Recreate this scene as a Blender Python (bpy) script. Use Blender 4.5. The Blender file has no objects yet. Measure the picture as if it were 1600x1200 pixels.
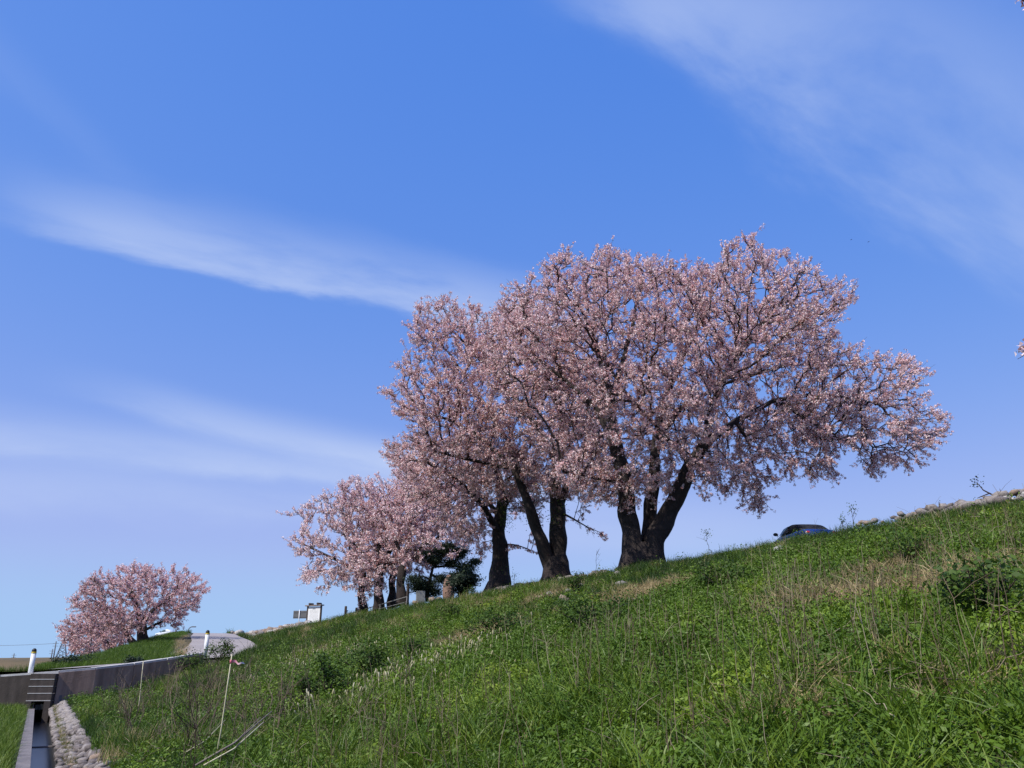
import bpy, bmesh, math, random
import numpy as np
from mathutils import Vector, Matrix, noise
R = math.radians
rnd = random.Random(7)
rng = np.random.default_rng(11)
sc = bpy.context.scene
C = sc.collection

# ------------------------------------------------------------------ camera
EYE = 1.65
PITCH = R(18.8)
FPX = 1295.0                       # focal length in pixels of a 1600 px wide frame
cam = bpy.data.cameras.new('camera')
cam.sensor_width = 17.3
cam.lens = 17.3 * FPX / 1600
cam.clip_start = 0.1
cam.clip_end = 9000
camo = bpy.data.objects.new('camera', cam)
C.objects.link(camo)
camo.location = (0, 0, EYE)
camo.rotation_euler = (math.pi / 2 + PITCH, 0, 0)
sc.camera = camo

def ray(x, y):
    """world direction through a point of the photograph, scaled to one metre forward"""
    u, w = x - 800.0, 600.0 - y
    f = FPX * math.cos(PITCH) - w * math.sin(PITCH)
    up = FPX * math.sin(PITCH) + w * math.cos(PITCH)
    return Vector((u / f, 1.0, up / f))
def at(x, y, d):
    v = ray(x, y) * d
    return Vector((v.x, v.y, v.z + EYE))
def at_z(x, y, z):
    v = ray(x, y)
    return at(x, y, (z - EYE) / v.z)

# ------------------------------------------------------------------ sky and sun
SUN_AZ, SUN_EL = -130.0, 48.0
wd = bpy.data.worlds.new('World'); sc.world = wd; wd.use_nodes = True
nt = wd.node_tree
N, L = nt.nodes, nt.links
bg = N['Background']; bg.inputs[1].default_value = 0.15
sky = N.new('ShaderNodeTexSky'); sky.sky_type = 'NISHITA'; sky.sun_disc = False
sky.sun_elevation = R(SUN_EL); sky.sun_rotation = R(SUN_AZ)
sky.ozone_density = 4.0; sky.dust_density = 0.4; sky.air_density = 1.0; sky.altitude = 0
def wn(t, **k):
    n = N.new(t)
    for a, b in k.items(): setattr(n, a, b)
    return n
def wmath(op, a, b=None, c=None, clamp=False):
    n = wn('ShaderNodeMath', operation=op, use_clamp=clamp)
    for i, v in enumerate((a, b, c)):
        if v is None: continue
        if isinstance(v, (int, float)): n.inputs[i].default_value = v
        else: L.new(v, n.inputs[i])
    return n.outputs[0]
hs = wn('ShaderNodeHueSaturation'); hs.inputs['Hue'].default_value = 0.512
hs.inputs['Saturation'].default_value = 1.30; hs.inputs['Value'].default_value = 1.0
L.new(sky.outputs[0], hs.inputs['Color'])
vz = wn('ShaderNodeTexCoord'); va = wn('ShaderNodeVectorMath', operation='ADD'); va.inputs[1].default_value = (0, 0, .07)
L.new(vz.outputs['Generated'], va.inputs[0]); vn = wn('ShaderNodeVectorMath', operation='NORMALIZE'); L.new(va.outputs[0], vn.inputs[0]); L.new(vn.outputs[0], sky.inputs['Vector'])
# the camera's tone response for the sky: a soft shoulder per channel
sep = wn('ShaderNodeSeparateColor'); L.new(hs.outputs[0], sep.inputs[0])
com = wn('ShaderNodeCombineColor')
for i_, (k_, g_, top_) in enumerate(((2.40, .815, .375), (1.02, .56, .575), (.985, .20, .92))):
    v_ = wmath('MULTIPLY', wmath('POWER', wmath('MULTIPLY', sep.outputs[i_], .11), g_), k_)
    L.new(wmath('MULTIPLY', wmath('SMOOTH_MIN', v_, top_, .12), 1 / .15), com.inputs[i_])
geo = wn('ShaderNodeTexCoord')
dirv = wn('ShaderNodeVectorMath', operation='NORMALIZE'); L.new(geo.outputs['Generated'], dirv.inputs[0])
def dotv(v):
    n = wn('ShaderNodeVectorMath', operation='DOT_PRODUCT'); L.new(dirv.outputs[0], n.inputs[0])
    n.inputs[1].default_value = v; return n.outputs['Value']
def smooth(v, a, b):
    n = wn('ShaderNodeMapRange', interpolation_type='SMOOTHERSTEP'); L.new(v, n.inputs[0])
    n.inputs[1].default_value = a; n.inputs[2].default_value = b
    return n.outputs[0]
def streak(p0, p1, wdn, wup, a0, a1, strength, nscale, stretch, seed):
    """a band of cirrus along the great circle through two sky directions"""
    A = ray(*p0).normalized(); B = ray(*p1).normalized()
    T = (B - A * A.dot(B)).normalized(); U = A.cross(T).normalized()
    if U.z < 0: U = -U
    across, along = dotv(U), dotv(T)
    m = wn('ShaderNodeCombineXYZ')
    L.new(wmath('MULTIPLY', along, nscale), m.inputs[0]); L.new(wmath('MULTIPLY', across, nscale * stretch), m.inputs[1])
    L.new(wmath('MULTIPLY', dotv(A), nscale * .3), m.inputs[2])
    nz = wn('ShaderNodeTexNoise'); L.new(m.outputs[0], nz.inputs['Vector'])
    nz.inputs['Scale'].default_value = 1; nz.inputs['Detail'].default_value = 7; nz.inputs['Roughness'].default_value = .58
    nz.inputs['Distortion'].default_value = .25
    mp = wn('ShaderNodeVectorMath', operation='ADD'); L.new(m.outputs[0], mp.inputs[0]); mp.inputs[1].default_value = (seed, seed * 1.7, seed * .3)
    L.new(mp.outputs[0], nz.inputs['Vector'])
    wob = wmath('MULTIPLY_ADD', wmath('SUBTRACT', nz.outputs[0], .5), wup * .7, across)
    lo = smooth(wob, -wdn, wdn * .15); hi = wmath('SUBTRACT', 1, smooth(wob, 0, wup))
    e0 = smooth(along, a0 - .12, a0 + .1); e1 = wmath('SUBTRACT', 1, smooth(along, a1 - .15, a1 + .05))
    body = wmath('MULTIPLY', wmath('MULTIPLY', lo, hi), wmath('MULTIPLY', e0, e1))
    tex = smooth(nz.outputs[0], .05, .85)
    return wmath('MULTIPLY', wmath('MULTIPLY', body, tex), strength)
cl = streak((0, 352), (620, 474), .018, .10, .03, .63, .74, 4.0, 3.6, 1.3)
for s_ in [
    streak((1060, 30), (1600, 345), .10, .28, -.10, .9, .56, 3.2, 1.9, 4.1),
    streak((90, 615), (620, 722), .022, .05, .05, .6, .55, 3.5, 3.5, 8.2),
    streak((-40, 690), (560, 745), .02, .06, -.4, .6, .62, 3.0, 3.4, 2.6),
    streak((0, 760), (560, 800), .05, .08, -.5, .8, .45, 3.0, 3.0, 6.6),
    streak((20, 130), (150, 260), .03, .05, -.1, .2, .08, 5.0, 3.0, 9.6),
    ]:
    cl = wmath('ADD', cl, s_)
cl = wmath('MINIMUM', cl, .8)
cm = wn('ShaderNodeMix', data_type='RGBA'); L.new(cl, cm.inputs[0]); L.new(com.outputs[0], cm.inputs[6])
cm.inputs[7].default_value = (3.55, 4.3, 6.2, 1)
L.new(cm.outputs[2], bg.inputs[0])

sun = bpy.data.lights.new('sun', 'SUN'); sun.energy = 5.0; sun.angle = R(.53); sun.color = (1, .955, .88)
suno = bpy.data.objects.new('sun', sun); C.objects.link(suno)
sv = Vector((math.sin(R(SUN_AZ)) * math.cos(R(SUN_EL)), math.cos(R(SUN_AZ)) * math.cos(R(SUN_EL)), math.sin(R(SUN_EL))))
suno.rotation_euler = sv.to_track_quat('Z', 'Y').to_euler(); suno.location = sv * 60
sc.view_settings.view_transform = 'Standard'; sc.view_settings.look = 'None'
sc.view_settings.exposure = 0.0; sc.view_settings.gamma = 1.0; sc.view_settings.use_curve_mapping = False

# ------------------------------------------------------------------ materials
def mat(name, col, rough=.8, col2=None, scale=6, bump=0, bscale=30, metal=0, spec=.5, coat=0, detail=6, coords='Object'):
    m = bpy.data.materials.new(name); m.use_nodes = True
    t = m.node_tree; b = t.nodes['Principled BSDF']
    b.inputs['Base Color'].default_value = (*col, 1); b.inputs['Roughness'].default_value = rough
    b.inputs['Metallic'].default_value = metal; b.inputs['Specular IOR Level'].default_value = spec
    b.inputs['Coat Weight'].default_value = coat
    tc = t.nodes.new('ShaderNodeTexCoord')
    if col2:
        nz = t.nodes.new('ShaderNodeTexNoise'); nz.inputs['Scale'].default_value = scale; nz.inputs['Detail'].default_value = detail
        nz.inputs['Roughness'].default_value = .65
        t.links.new(tc.outputs[coords], nz.inputs['Vector'])
        cr = t.nodes.new('ShaderNodeValToRGB'); cr.color_ramp.elements[0].position = .32; cr.color_ramp.elements[1].position = .68
        cr.color_ramp.elements[0].color = (*col, 1); cr.color_ramp.elements[1].color = (*col2, 1)
        t.links.new(nz.outputs[0], cr.inputs[0]); t.links.new(cr.outputs[0], b.inputs['Base Color'])
    if bump:
        n2 = t.nodes.new('ShaderNodeTexNoise'); n2.inputs['Scale'].default_value = bscale; n2.inputs['Detail'].default_value = 8
        t.links.new(tc.outputs[coords], n2.inputs['Vector'])
        bp = t.nodes.new('ShaderNodeBump'); bp.inputs['Strength'].default_value = bump; bp.inputs['Distance'].default_value = .05
        t.links.new(n2.outputs[0], bp.inputs['Height']); t.links.new(bp.outputs[0], b.inputs['Normal'])
    return m

def leafmat(name, ramp, trans=.3, attr='tint', kind='GEOMETRY', rough=.6, transcol=1.0, spec=.3):
    """leaf / petal / blade: diffuse with light coming through; colour picked by the attribute"""
    m = bpy.data.materials.new(name); m.use_nodes = True
    t = m.node_tree; b = t.nodes['Principled BSDF']; out = t.nodes['Material Output']
    b.inputs['Roughness'].default_value = rough; b.inputs['Specular IOR Level'].default_value = spec
    a = t.nodes.new('ShaderNodeAttribute'); a.attribute_name = attr; a.attribute_type = kind
    cr = t.nodes.new('ShaderNodeValToRGB'); e = cr.color_ramp.elements
    while len(e) < len(ramp): e.new(.5)
    for i, (p, c) in enumerate(ramp): e[i].position = p; e[i].color = (*c, 1)
    t.links.new(a.outputs['Fac'], cr.inputs[0]); t.links.new(cr.outputs[0], b.inputs['Base Color'])
    tr = t.nodes.new('ShaderNodeBsdfTranslucent'); mx = t.nodes.new('ShaderNodeMixShader'); mx.inputs[0].default_value = trans
    t.links.new(cr.outputs[0], tr.inputs['Color'])
    t.links.new(b.outputs[0], mx.inputs[1]); t.links.new(tr.outputs[0], mx.inputs[2]); t.links.new(mx.outputs[0], out.inputs[0])
    return m

M = {}
M['bark'] = mat('bark', (.011, .007, .0065), .9, (.038, .025, .022), 5, .9, 22)
M['twig'] = mat('twig', (.030, .017, .015), .85, (.055, .034, .03), 3)
M['petal'] = leafmat('petal', [(0, (.16, .17, .035)), (.05, (.20, .18, .05)), (.06, (.34, .085, .06)), (.20, (.54, .19, .165)), (.22, (.75, .41, .41)), (.60, (.90, .665, .665)), (1, (.97, .88, .87))], .18)
M['pine'] = leafmat('pine_needle', [(0, (.012, .022, .012)), (1, (.035, .055, .025))], .15)
M['shrubleaf'] = leafmat('shrub_leaf', [(0, (.028, .060, .010)), (.5, (.065, .120, .014)), (1, (.15, .21, .026))], .3)
M['shrubdark'] = leafmat('dark_shrub_leaf', [(0, (.01, .02, .01)), (.8, (.025, .045, .02)), (1, (.06, .09, .03))], .2)
M['blade'] = leafmat('grass_blade', [(0, (.024, .054, .006)), (.55, (.078, .143, .012)), (.85, (.165, .225, .022)), (.9, (.26, .21, .07)), (1, (.42, .32, .17))], .20, kind='INSTANCER', rough=.45)
M['leaf'] = leafmat('broad_leaf', [(0, (.036, .075, .007)), (.6, (.108, .185, .012)), (1, (.22, .29, .022))], .2, kind='INSTANCER', rough=.5)
M['straw'] = leafmat('straw', [(0, (.075, .05, .033)), (.6, (.20, .145, .09)), (1, (.40, .33, .22))], .1, kind='INSTANCER')
M['deadtwig'] = leafmat('dead_twig', [(0, (.055, .034, .025)), (1, (.20, .145, .10))], .0, kind='INSTANCER')
M['paleflower'] = leafmat('pale_flower', [(0, (.30, .28, .10)), (.5, (.48, .43, .24)), (1, (.68, .63, .44))], .3, kind='INSTANCER')
M['soil'] = mat('slope_soil', (.018, .022, .008), 1, (.055, .045, .022), 1.3, .6, 9, coords='Object')
M['field'] = mat('field_ground', (.045, .085, .016), 1, (.075, .11, .025), .8, .4, 8)
M['farground'] = mat('far_ground', (.06, .09, .03), 1, (.11, .11, .05), .05)
M['farlevee'] = mat('dry_levee_grass', (.15, .10, .05), 1, (.10, .08, .038), .08, coords='Object')
M['road'] = mat('worn_concrete_road', (.27, .235, .225), .9, (.36, .32, .30), .5, .2, 30)
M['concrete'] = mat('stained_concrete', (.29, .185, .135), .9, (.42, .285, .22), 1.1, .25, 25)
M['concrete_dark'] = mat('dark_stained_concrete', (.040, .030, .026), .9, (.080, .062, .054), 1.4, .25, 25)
M['kerb'] = mat('pale_concrete', (.40, .39, .38), .85, (.55, .53, .51), 2.5, .2, 25)
M['canalwall'] = mat('canal_concrete', (.13, .115, .115), .9, (.22, .195, .19), 3, .3, 30)
M['white'] = mat('white_paint', (.78, .78, .78), .45, (.70, .70, .69), 8)
M['black'] = mat('black_rubber', (.015, .015, .017), .6)
M['yellow'] = mat('yellow_reflector', (.55, .40, .03), .4)
M['stone'] = mat('cobble', (.19, .16, .148), .9, (.31, .275, .255), 4, .4, 18)
M['stone_warm'] = mat('warm_cobble', (.22, .15, .11), .9, (.32, .245, .185), 4, .4, 18)
M['stone_dark'] = mat('dark_cobble', (.10, .08, .075), .9, (.20, .17, .158), 4, .4, 18)
M['stone_white'] = mat('white_cobble', (.33, .305, .285), .9, (.50, .47, .44), 4, .3, 18)
M['monument'] = mat('brown_boulder', (.17, .10, .07), .9, (.27, .165, .12), 3, .6, 10)
M['granite'] = mat('grey_granite', (.17, .175, .17), .8, (.23, .23, .22), 12, .2, 40)
M['wood_dark'] = mat('dark_wood', (.035, .026, .022), .8, (.075, .055, .045), 7, .3, 20)
M['wood'] = mat('weathered_wood', (.16, .125, .11), .85, (.24, .20, .18), 6, .3, 20)
M['grey_metal'] = mat('grey_sheet', (.10, .10, .105), .6, (.14, .14, .14), 3)
M['rail'] = mat('weathered_rail', (.13, .125, .12), .6)
M['bamboo'] = mat('bamboo', (.50, .44, .27), .6, (.60, .55, .38), 9)
M['ribbon'] = leafmat('ribbon', [(0, (.75, .22, .28)), (1, (.80, .72, .78))], .3)
M['rust'] = mat('red_brown_clay', (.13, .035, .025), .8, (.20, .065, .045), 8, .3, 20)
M['carpaint'] = mat('blue_car_paint', (.007, .036, .22), .35, coat=.3)
M['softtop'] = mat('black_soft_top', (.012, .011, .013), .75, bump=.2, bscale=60)
M['rubber'] = mat('tyre_rubber', (.018, .018, .018), .85)
M['rim'] = mat('alloy_rim', (.5, .5, .52), .3, metal=1)
M['taillight'] = mat('red_tail_light', (.40, .02, .02), .2, coat=1)
M['carglass'] = mat('tinted_glass', (.10, .16, .17), .05, spec=.8)
M['whitecar'] = mat('white_car_paint', (.72, .74, .78), .3, coat=1)
M['pole'] = mat('pole_concrete', (.13, .13, .14), .9)
M['steel'] = mat('pylon_steel', (.16, .17, .20), .7)
M['bird'] = mat('bird_feathers', (.02, .02, .022), .9)
M['orange'] = mat('orange_plastic', (.55, .13, .04), .6)

# water of the canal
m = bpy.data.materials.new('canal_water'); m.use_nodes = True
b = m.node_tree.nodes['Principled BSDF']; b.inputs['Base Color'].default_value = (.012, .014, .016, 1); b.inputs['Roughness'].default_value = .28
n2 = m.node_tree.nodes.new('ShaderNodeTexNoise'); n2.inputs['Scale'].default_value = 14; bp = m.node_tree.nodes.new('ShaderNodeBump'); bp.inputs['Strength'].default_value = .8; bp.inputs['Distance'].default_value = .02
m.node_tree.links.new(n2.outputs[0], bp.inputs['Height']); m.node_tree.links.new(bp.outputs[0], b.inputs['Normal']); M['water'] = m

# streaked weathering on walls: vertical stain noise
def stain(m):
    t = m.node_tree; b = t.nodes['Principled BSDF']
    src = b.inputs['Base Color'].links[0].from_socket
    tc = t.nodes.new('ShaderNodeTexCoord'); mp = t.nodes.new('ShaderNodeMapping'); mp.inputs['Scale'].default_value = (2.2, 2.2, .22)
    t.links.new(tc.outputs['Object'], mp.inputs[0])
    nz = t.nodes.new('ShaderNodeTexNoise'); nz.inputs['Scale'].default_value = 1.6; nz.inputs['Detail'].default_value = 7
    t.links.new(mp.outputs[0], nz.inputs['Vector'])
    mr = t.nodes.new('ShaderNodeMapRange'); mr.inputs[1].default_value = .3; mr.inputs[2].default_value = .7; mr.inputs[3].default_value = .55; mr.inputs[4].default_value = 1.15
    t.links.new(nz.outputs[0], mr.inputs[0])
    mx = t.nodes.new('ShaderNodeMix'); mx.data_type = 'RGBA'; mx.blend_type = 'MULTIPLY'; mx.inputs[0].default_value = 1
    t.links.new(src, mx.inputs[6]); t.links.new(mr.outputs[0], mx.inputs[7]); t.links.new(mx.outputs[2], b.inputs['Base Color'])
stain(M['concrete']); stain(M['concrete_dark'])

# ------------------------------------------------------------------ object helpers
def tag(o, label=None, cat=None, group=None, kind=None):
    if label: o['label'] = label
    if cat: o['category'] = cat
    if group: o['group'] = group
    if kind: o['kind'] = kind
    return o
def empty(name, loc=(0, 0, 0), rz=0):
    o = bpy.data.objects.new(name, None); C.objects.link(o); o.location = loc; o.rotation_euler = (0, 0, rz)
    o.empty_display_size = .2
    return o
def link(name, me, m=None, parent=None, loc=None):
    o = bpy.data.objects.new(name, me); C.objects.link(o)
    if m is not None and not me.materials: me.materials.append(m)
    if parent: o.parent = parent
    if loc is not None: o.location = loc
    return o
def mesh_np(name, V, F, smooth=False, tint=None):
    """mesh from arrays; every face has the same number of corners"""
    V = np.asarray(V, np.float32).reshape(-1, 3); F = np.asarray(F, np.int32); k = F.shape[1]
    me = bpy.data.meshes.new(name)
    me.vertices.add(len(V)); me.vertices.foreach_set('co', V.ravel())
    me.loops.add(F.size); me.loops.foreach_set('vertex_index', F.ravel())
    me.polygons.add(len(F)); me.polygons.foreach_set('loop_start', np.arange(0, F.size, k, dtype=np.int32))
    if tint is not None:
        a = me.attributes.new('tint', 'FLOAT', 'FACE'); a.data.foreach_set('value', np.asarray(tint, np.float32))
    me.update(calc_edges=True); me.validate()
    if smooth: me.polygons.foreach_set('use_smooth', np.ones(len(F), bool))
    return me
def bm_mesh(name, bm, smooth=False):
    me = bpy.data.meshes.new(name); bmesh.ops.recalc_face_normals(bm, faces=bm.faces); bm.to_mesh(me); bm.free()
    if smooth:
        for p in me.polygons: p.use_smooth = True
    return me
def add_box(bm, c, size, rot=None, bevel=0):
    M4 = Matrix.Translation(Vector(c)) @ (rot.to_4x4() if rot else Matrix()) @ Matrix.Diagonal((*size, 1))
    r = bmesh.ops.create_cube(bm, size=1, matrix=M4)
    if bevel:
        es = list({e for v in r['verts'] for e in v.link_edges})
        bmesh.ops.bevel(bm, geom=es, offset=bevel, segments=2, affect='EDGES', profile=.7)
def add_tube(bm, pts, rad, k=8, cap=True):
    pts = [Vector(p) for p in pts]; n = len(pts)
    rad = [rad] * n if isinstance(rad, (int, float)) else rad
    rings = []
    ref = None
    for i, p in enumerate(pts):
        t = (pts[min(i + 1, n - 1)] - pts[max(i - 1, 0)]).normalized()
        if ref is None: ref = Vector((1, 0, 0)) if abs(t.x) < .8 else Vector((0, 1, 0))
        a = (ref - t * ref.dot(t)).normalized(); ref = a; b_ = t.cross(a)
        rings.append([bm.verts.new(p + (a * math.cos(q * 2 * math.pi / k) + b_ * math.sin(q * 2 * math.pi / k)) * rad[i]) for q in range(k)])
    for i in range(n - 1):
        for q in range(k): bm.faces.new((rings[i][q], rings[i][(q + 1) % k], rings[i + 1][(q + 1) % k], rings[i + 1][q]))
    if cap:
        bm.faces.new(rings[0][::-1]); bm.faces.new(rings[-1])
def box_obj(name, c, size, m, parent=None, rot=None, bevel=.01):
    bm = bmesh.new(); add_box(bm, (0, 0, 0), size, rot, bevel)
    return link(name, bm_mesh(name, bm), m, parent, c)
def tube_obj(name, pts, rad, m, parent=None, k=8):
    bm = bmesh.new(); add_tube(bm, pts, rad, k)
    return link(name, bm_mesh(name, bm, True), m, parent)

# ------------------------------------------------------------------ lie of the land
AZ = R(-26.8)
dS = Vector((math.sin(AZ), math.cos(AZ), 0)); dP = Vector((math.cos(AZ), -math.sin(AZ), 0))
def sp(x, y): return x * dS.x + y * dS.y, x * dP.x + y * dP.y
def xy(s, p): return s * dS.x + p * dP.x, s * dS.y + p * dP.y
PROF_P = np.array([-4, .0, .55, 1.15, 3, 6, 12, 17.5, 19.2, 20, 22, 26, 27, 40, 60])
PROF_Z = np.array([-1.9, -1.72, -1.62, -1.30, -.98, .02, 1.72, 3.18, 3.56, 3.64, 3.84, 3.88, 3.75, -1.5, -1.9]) + EYE
# ramp road: centre line in plan with heights
RAMP = [(-75, 37.2, -.62), (-45, 37.9, -.50), (-30, 38.6, -.36), (-21.5, 40.4, -.16), (-16.0, 44.5, .42), (-16.6, 50, .98), (-20.0, 60, 1.62), (-24.6, 72, 2.30), (-31.0, 90, 3.20), (-37.5, 107, 3.88), (-43, 121, 3.95)]
rc = np.array(RAMP); rc[:, 2] += EYE
def resample(P, step=.7):
    seg = np.linalg.norm(np.diff(P[:, :2], axis=0), axis=1); t = np.r_[0, np.cumsum(seg)]
    q = np.arange(0, t[-1], step)
    # smooth by Catmull-like averaging
    Q = np.stack([np.interp(q, t, P[:, i]) for i in range(3)], 1)
    for _ in range(6): Q[1:-1] = (Q[:-2] + 2 * Q[1:-1] + Q[2:]) / 4
    return Q
RC = resample(rc)
def toe_shift(s): return np.clip(.29 + (np.asarray(s, float) - 13.5) * .0238, -.25, 1.0)
def pe_of(s, p): return p + toe_shift(s) * np.clip((6 - p) / 5, 0, 1)
def p_of(s, pe):
    d = toe_shift(s); p = (pe - 1.2 * d) / (1 - d / 5)
    return np.where(pe - d <= 1, pe - d, np.where(pe >= 6, pe, p))
def bumps(x, y):
    return (.10 * np.sin(x * .9 + 1.3 * np.sin(y * .31)) * np.sin(y * .63 + .7) + .06 * np.sin(x * 2.1 + y * .8) * np.sin(y * 1.7 - x * .6)
            + .16 * np.sin(x * .27 + 2) * np.sin(y * .19 + 1))
def height(x, y, ramp=True):
    x = np.asarray(x, float); y = np.asarray(y, float)
    s = x * dS.x + y * dS.y; p = x * dP.x + y * dP.y
    z = np.interp(pe_of(s, p), PROF_P, PROF_Z)
    w = np.clip((p - 1.2) / 2, 0, 1) * np.clip((27 - p) / 8, .25, 1) * np.interp(p, [12, 17.5], [1, .12])
    z = z + bumps(x, y) * w * .8
    if ramp:
        sh = x.shape; X = x.ravel(); Y = y.ravel(); Z = z.ravel().copy()
        idx = np.where(((Y > 41.0) | ((X > -14.9) & (Y > 37))) & (Y < 140))[0]
        for c in range(0, len(idx), 4000):
            ii = idx[c:c + 4000]
            D = np.hypot(X[ii, None] - RC[None, :, 0], Y[ii, None] - RC[None, :, 1]); j = D.argmin(1); d = D[np.arange(len(ii)), j]
            rz = RC[j, 2] - .10 - np.maximum(0, d - 2.5) * .55
            w = np.clip((2.9 - d) / 1.0, 0, 1)           # bed of the road
            zz = np.maximum(Z[ii], rz); zz = zz * (1 - w) + (RC[j, 2] - .10) * w
            Z[ii] = zz
        z = Z.reshape(sh)
    return z
def hz(x, y): return float(height(np.array([x]), np.array([y]))[0])
def on_slope(x, y, lift=0):
    """where the view through a photo point meets the land"""
    v = ray(x, y); d = np.concatenate([np.arange(2.5, 30, .05), np.arange(30, 130, .2)])
    zr = EYE + v.z * d; g = height(v.x * d, d)
    k = np.where(zr <= g)[0]
    dd = d[k[0]] if len(k) else 60.0
    return Vector((v.x * dd, dd, hz(v.x * dd, dd) + lift))

# embankment sheet
sl = np.concatenate([np.arange(-14, 30, .35), np.arange(30, 70, .6), np.arange(70, 190, 1.6), np.arange(190, 900, 30)])
pl = np.concatenate([[.45, .62, .8, 1.0, 1.15], np.arange(1.4, 21, .35), np.arange(21, 42, 1.0), [45, 52, 60]])
S, PE = np.meshgrid(sl, pl, indexing='ij'); P = p_of(S, PE)
X = S * dS.x + P * dP.x; Y = S * dS.y + P * dP.y; Z = height(X, Y)
ns, npp = S.shape
gi = np.arange(ns * npp).reshape(ns, npp)
Fq = np.stack([gi[:-1, :-1], gi[:-1, 1:], gi[1:, 1:], gi[1:, :-1]], -1).reshape(-1, 4)
o = link('embankment', mesh_np('embankment', np.stack([X, Y, Z], -1), Fq, True), M['soil'])
tag(o, 'long grassy river embankment rising from left to right', 'embankment', kind='structure')

# flat land to the horizon
GZ = -2.75 + EYE
bm = bmesh.new()
for a, b_ in (((-6000, -200), (6000, 8000)),):
    bm.faces.new([bm.verts.new((x, y, GZ)) for x, y in ((a[0], a[1]), (b_[0], a[1]), (b_[0], b_[1]), (a[0], b_[1]))])
tag(link('ground', bm_mesh('ground', bm), M['farground']), 'flat green and straw farmland reaching to the horizon', 'ground', kind='structure')

# ------------------------------------------------------------------ canal
ZF = -1.72 + EYE                       # field level
c0 = at_z(24, 1198, -1.60 + EYE); c1 = at_z(44.5, 1106, -1.60 + EYE)
cd = (c1 - c0); cd.z = 0; cd.normalize(); cn = Vector((cd.y, -cd.x, 0))
def cp(a, l, z): return Vector((c0.x, c0.y, 0)) + cd * a + cn * l + Vector((0, 0, z))
def strip(name, rows, m, kind=None, smooth=False):
    n = len(rows[0]); V = [v for r in rows for v in r]
    Fs = [(i * n + j, i * n + j + 1, (i + 1) * n + j + 1, (i + 1) * n + j) for i in range(len(rows) - 1) for j in range(n - 1)]
    return link(name, mesh_np(name, np.array([tuple(v) for v in V]), np.array(Fs), smooth), m)
A0, A1 = -16, 90
WALL_A = (at(70, 1100, 35.6) - c0).dot(cd)
water = strip('canal_water', [[cp(a, .20, -2.13 + EYE), cp(a, .86, -2.13 + EYE)] for a in (A0, 0, 20, 45, A1)], M['water'])
tag(water, 'narrow strip of still dark canal water', 'water', kind='structure')
def prism(name, a0, a1, prof, m, parent=None, n=1):
    V, Fs = [], []
    k = len(prof); aa = np.linspace(a0, a1, n + 1)
    for a in aa:
        for l, z in prof: V.append(tuple(cp(a, l, z)))
    for i in range(n):
        for j in range(k): Fs.append((i * k + j, i * k + (j + 1) % k, (i + 1) * k + (j + 1) % k, (i + 1) * k + j))
    me = bpy.data.meshes.new(name); me.from_pydata(V, [], Fs + [tuple(range(k))[::-1], tuple(range(n * k, n * k + k))]); me.update()
    return link(name, me, m, parent)
cw = empty('canal', tuple(cp(0, 0, 0))); tag(cw, 'narrow concrete irrigation canal running up to the culvert', 'canal')
def keep(o, parent):
    o.parent = parent; o.matrix_parent_inverse = Matrix.Translation(-Vector(parent.location)); return o
a = -16
while a < WALL_A - .4:                 # the left side: cast segments with a joint between
    e = min(a + 3.0, WALL_A - .1)
    keep(prism('side_wall', a + .012, e - .012, [(0, -2.7 + EYE), (0, -1.60 + EYE), (.22, -1.60 + EYE), (.22, -2.7 + EYE)], M['canalwall']), cw)
    a = e
keep(prism('side_wall', -16, WALL_A - .1, [(.82, -2.7 + EYE), (.82, -1.84 + EYE), (.94, -1.84 + EYE), (.94, -2.7 + EYE)], M['canalwall']), cw)
for l in (0.0, .82):
    keep(prism('side_wall', WALL_A + 5, A1, [(l, -2.7 + EYE), (l, -1.70 + EYE), (l + .2, -1.70 + EYE), (l + .2, -2.7 + EYE)], M['canalwall']), cw)
keep(prism('canal_bed', -16, A1, [(0.1, -2.72 + EYE), (.1, -2.5 + EYE), (.9, -2.5 + EYE), (.9, -2.72 + EYE)], M['concrete_dark']), cw)
# weir bar across the water
keep(prism('weir_bar', WALL_A - 12.2, WALL_A - 12.0, [(.2, -2.4 + EYE), (.2, -2.10 + EYE), (.84, -2.10 + EYE), (.84, -2.4 + EYE)], M['canalwall']), cw)
# field on the far side of the canal, verge on the near side
fld = strip('field', [[cp(a, l, z) for l, z in ((-70, ZF - .1), (-20, ZF - .05), (-6, ZF), (-2, ZF + .02), (-.01, ZF))] for a in (-30, -10, 0, 10, 20, 30, 45, 70, 110)], M['field'])
tag(fld, 'flat bright green paddy field edge left of the canal', 'field', kind='structure')
vg = []
for a in np.arange(-18, WALL_A - .2, .5):
    q = cp(a, .94, 0); row = []
    for f in (0, .35, .7, 1):
        s_, p_ = sp(q.x, q.y); pp = p_ + (float(p_of(s_, np.array(.62))) - p_) * f
        x_, y_ = xy(s_, pp); row.append(Vector((x_, y_, (-1.93 + EYE) * (1 - f) + (float(np.interp(.62, PROF_P, PROF_Z)) + .012) * f + .04 * math.sin(a * 3 + f * 5))))
    vg.append(row)
tag(strip('verge', vg, M['soil'], smooth=True), 'strip of dry grass between canal and stone bank', 'verge', kind='structure')

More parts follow.
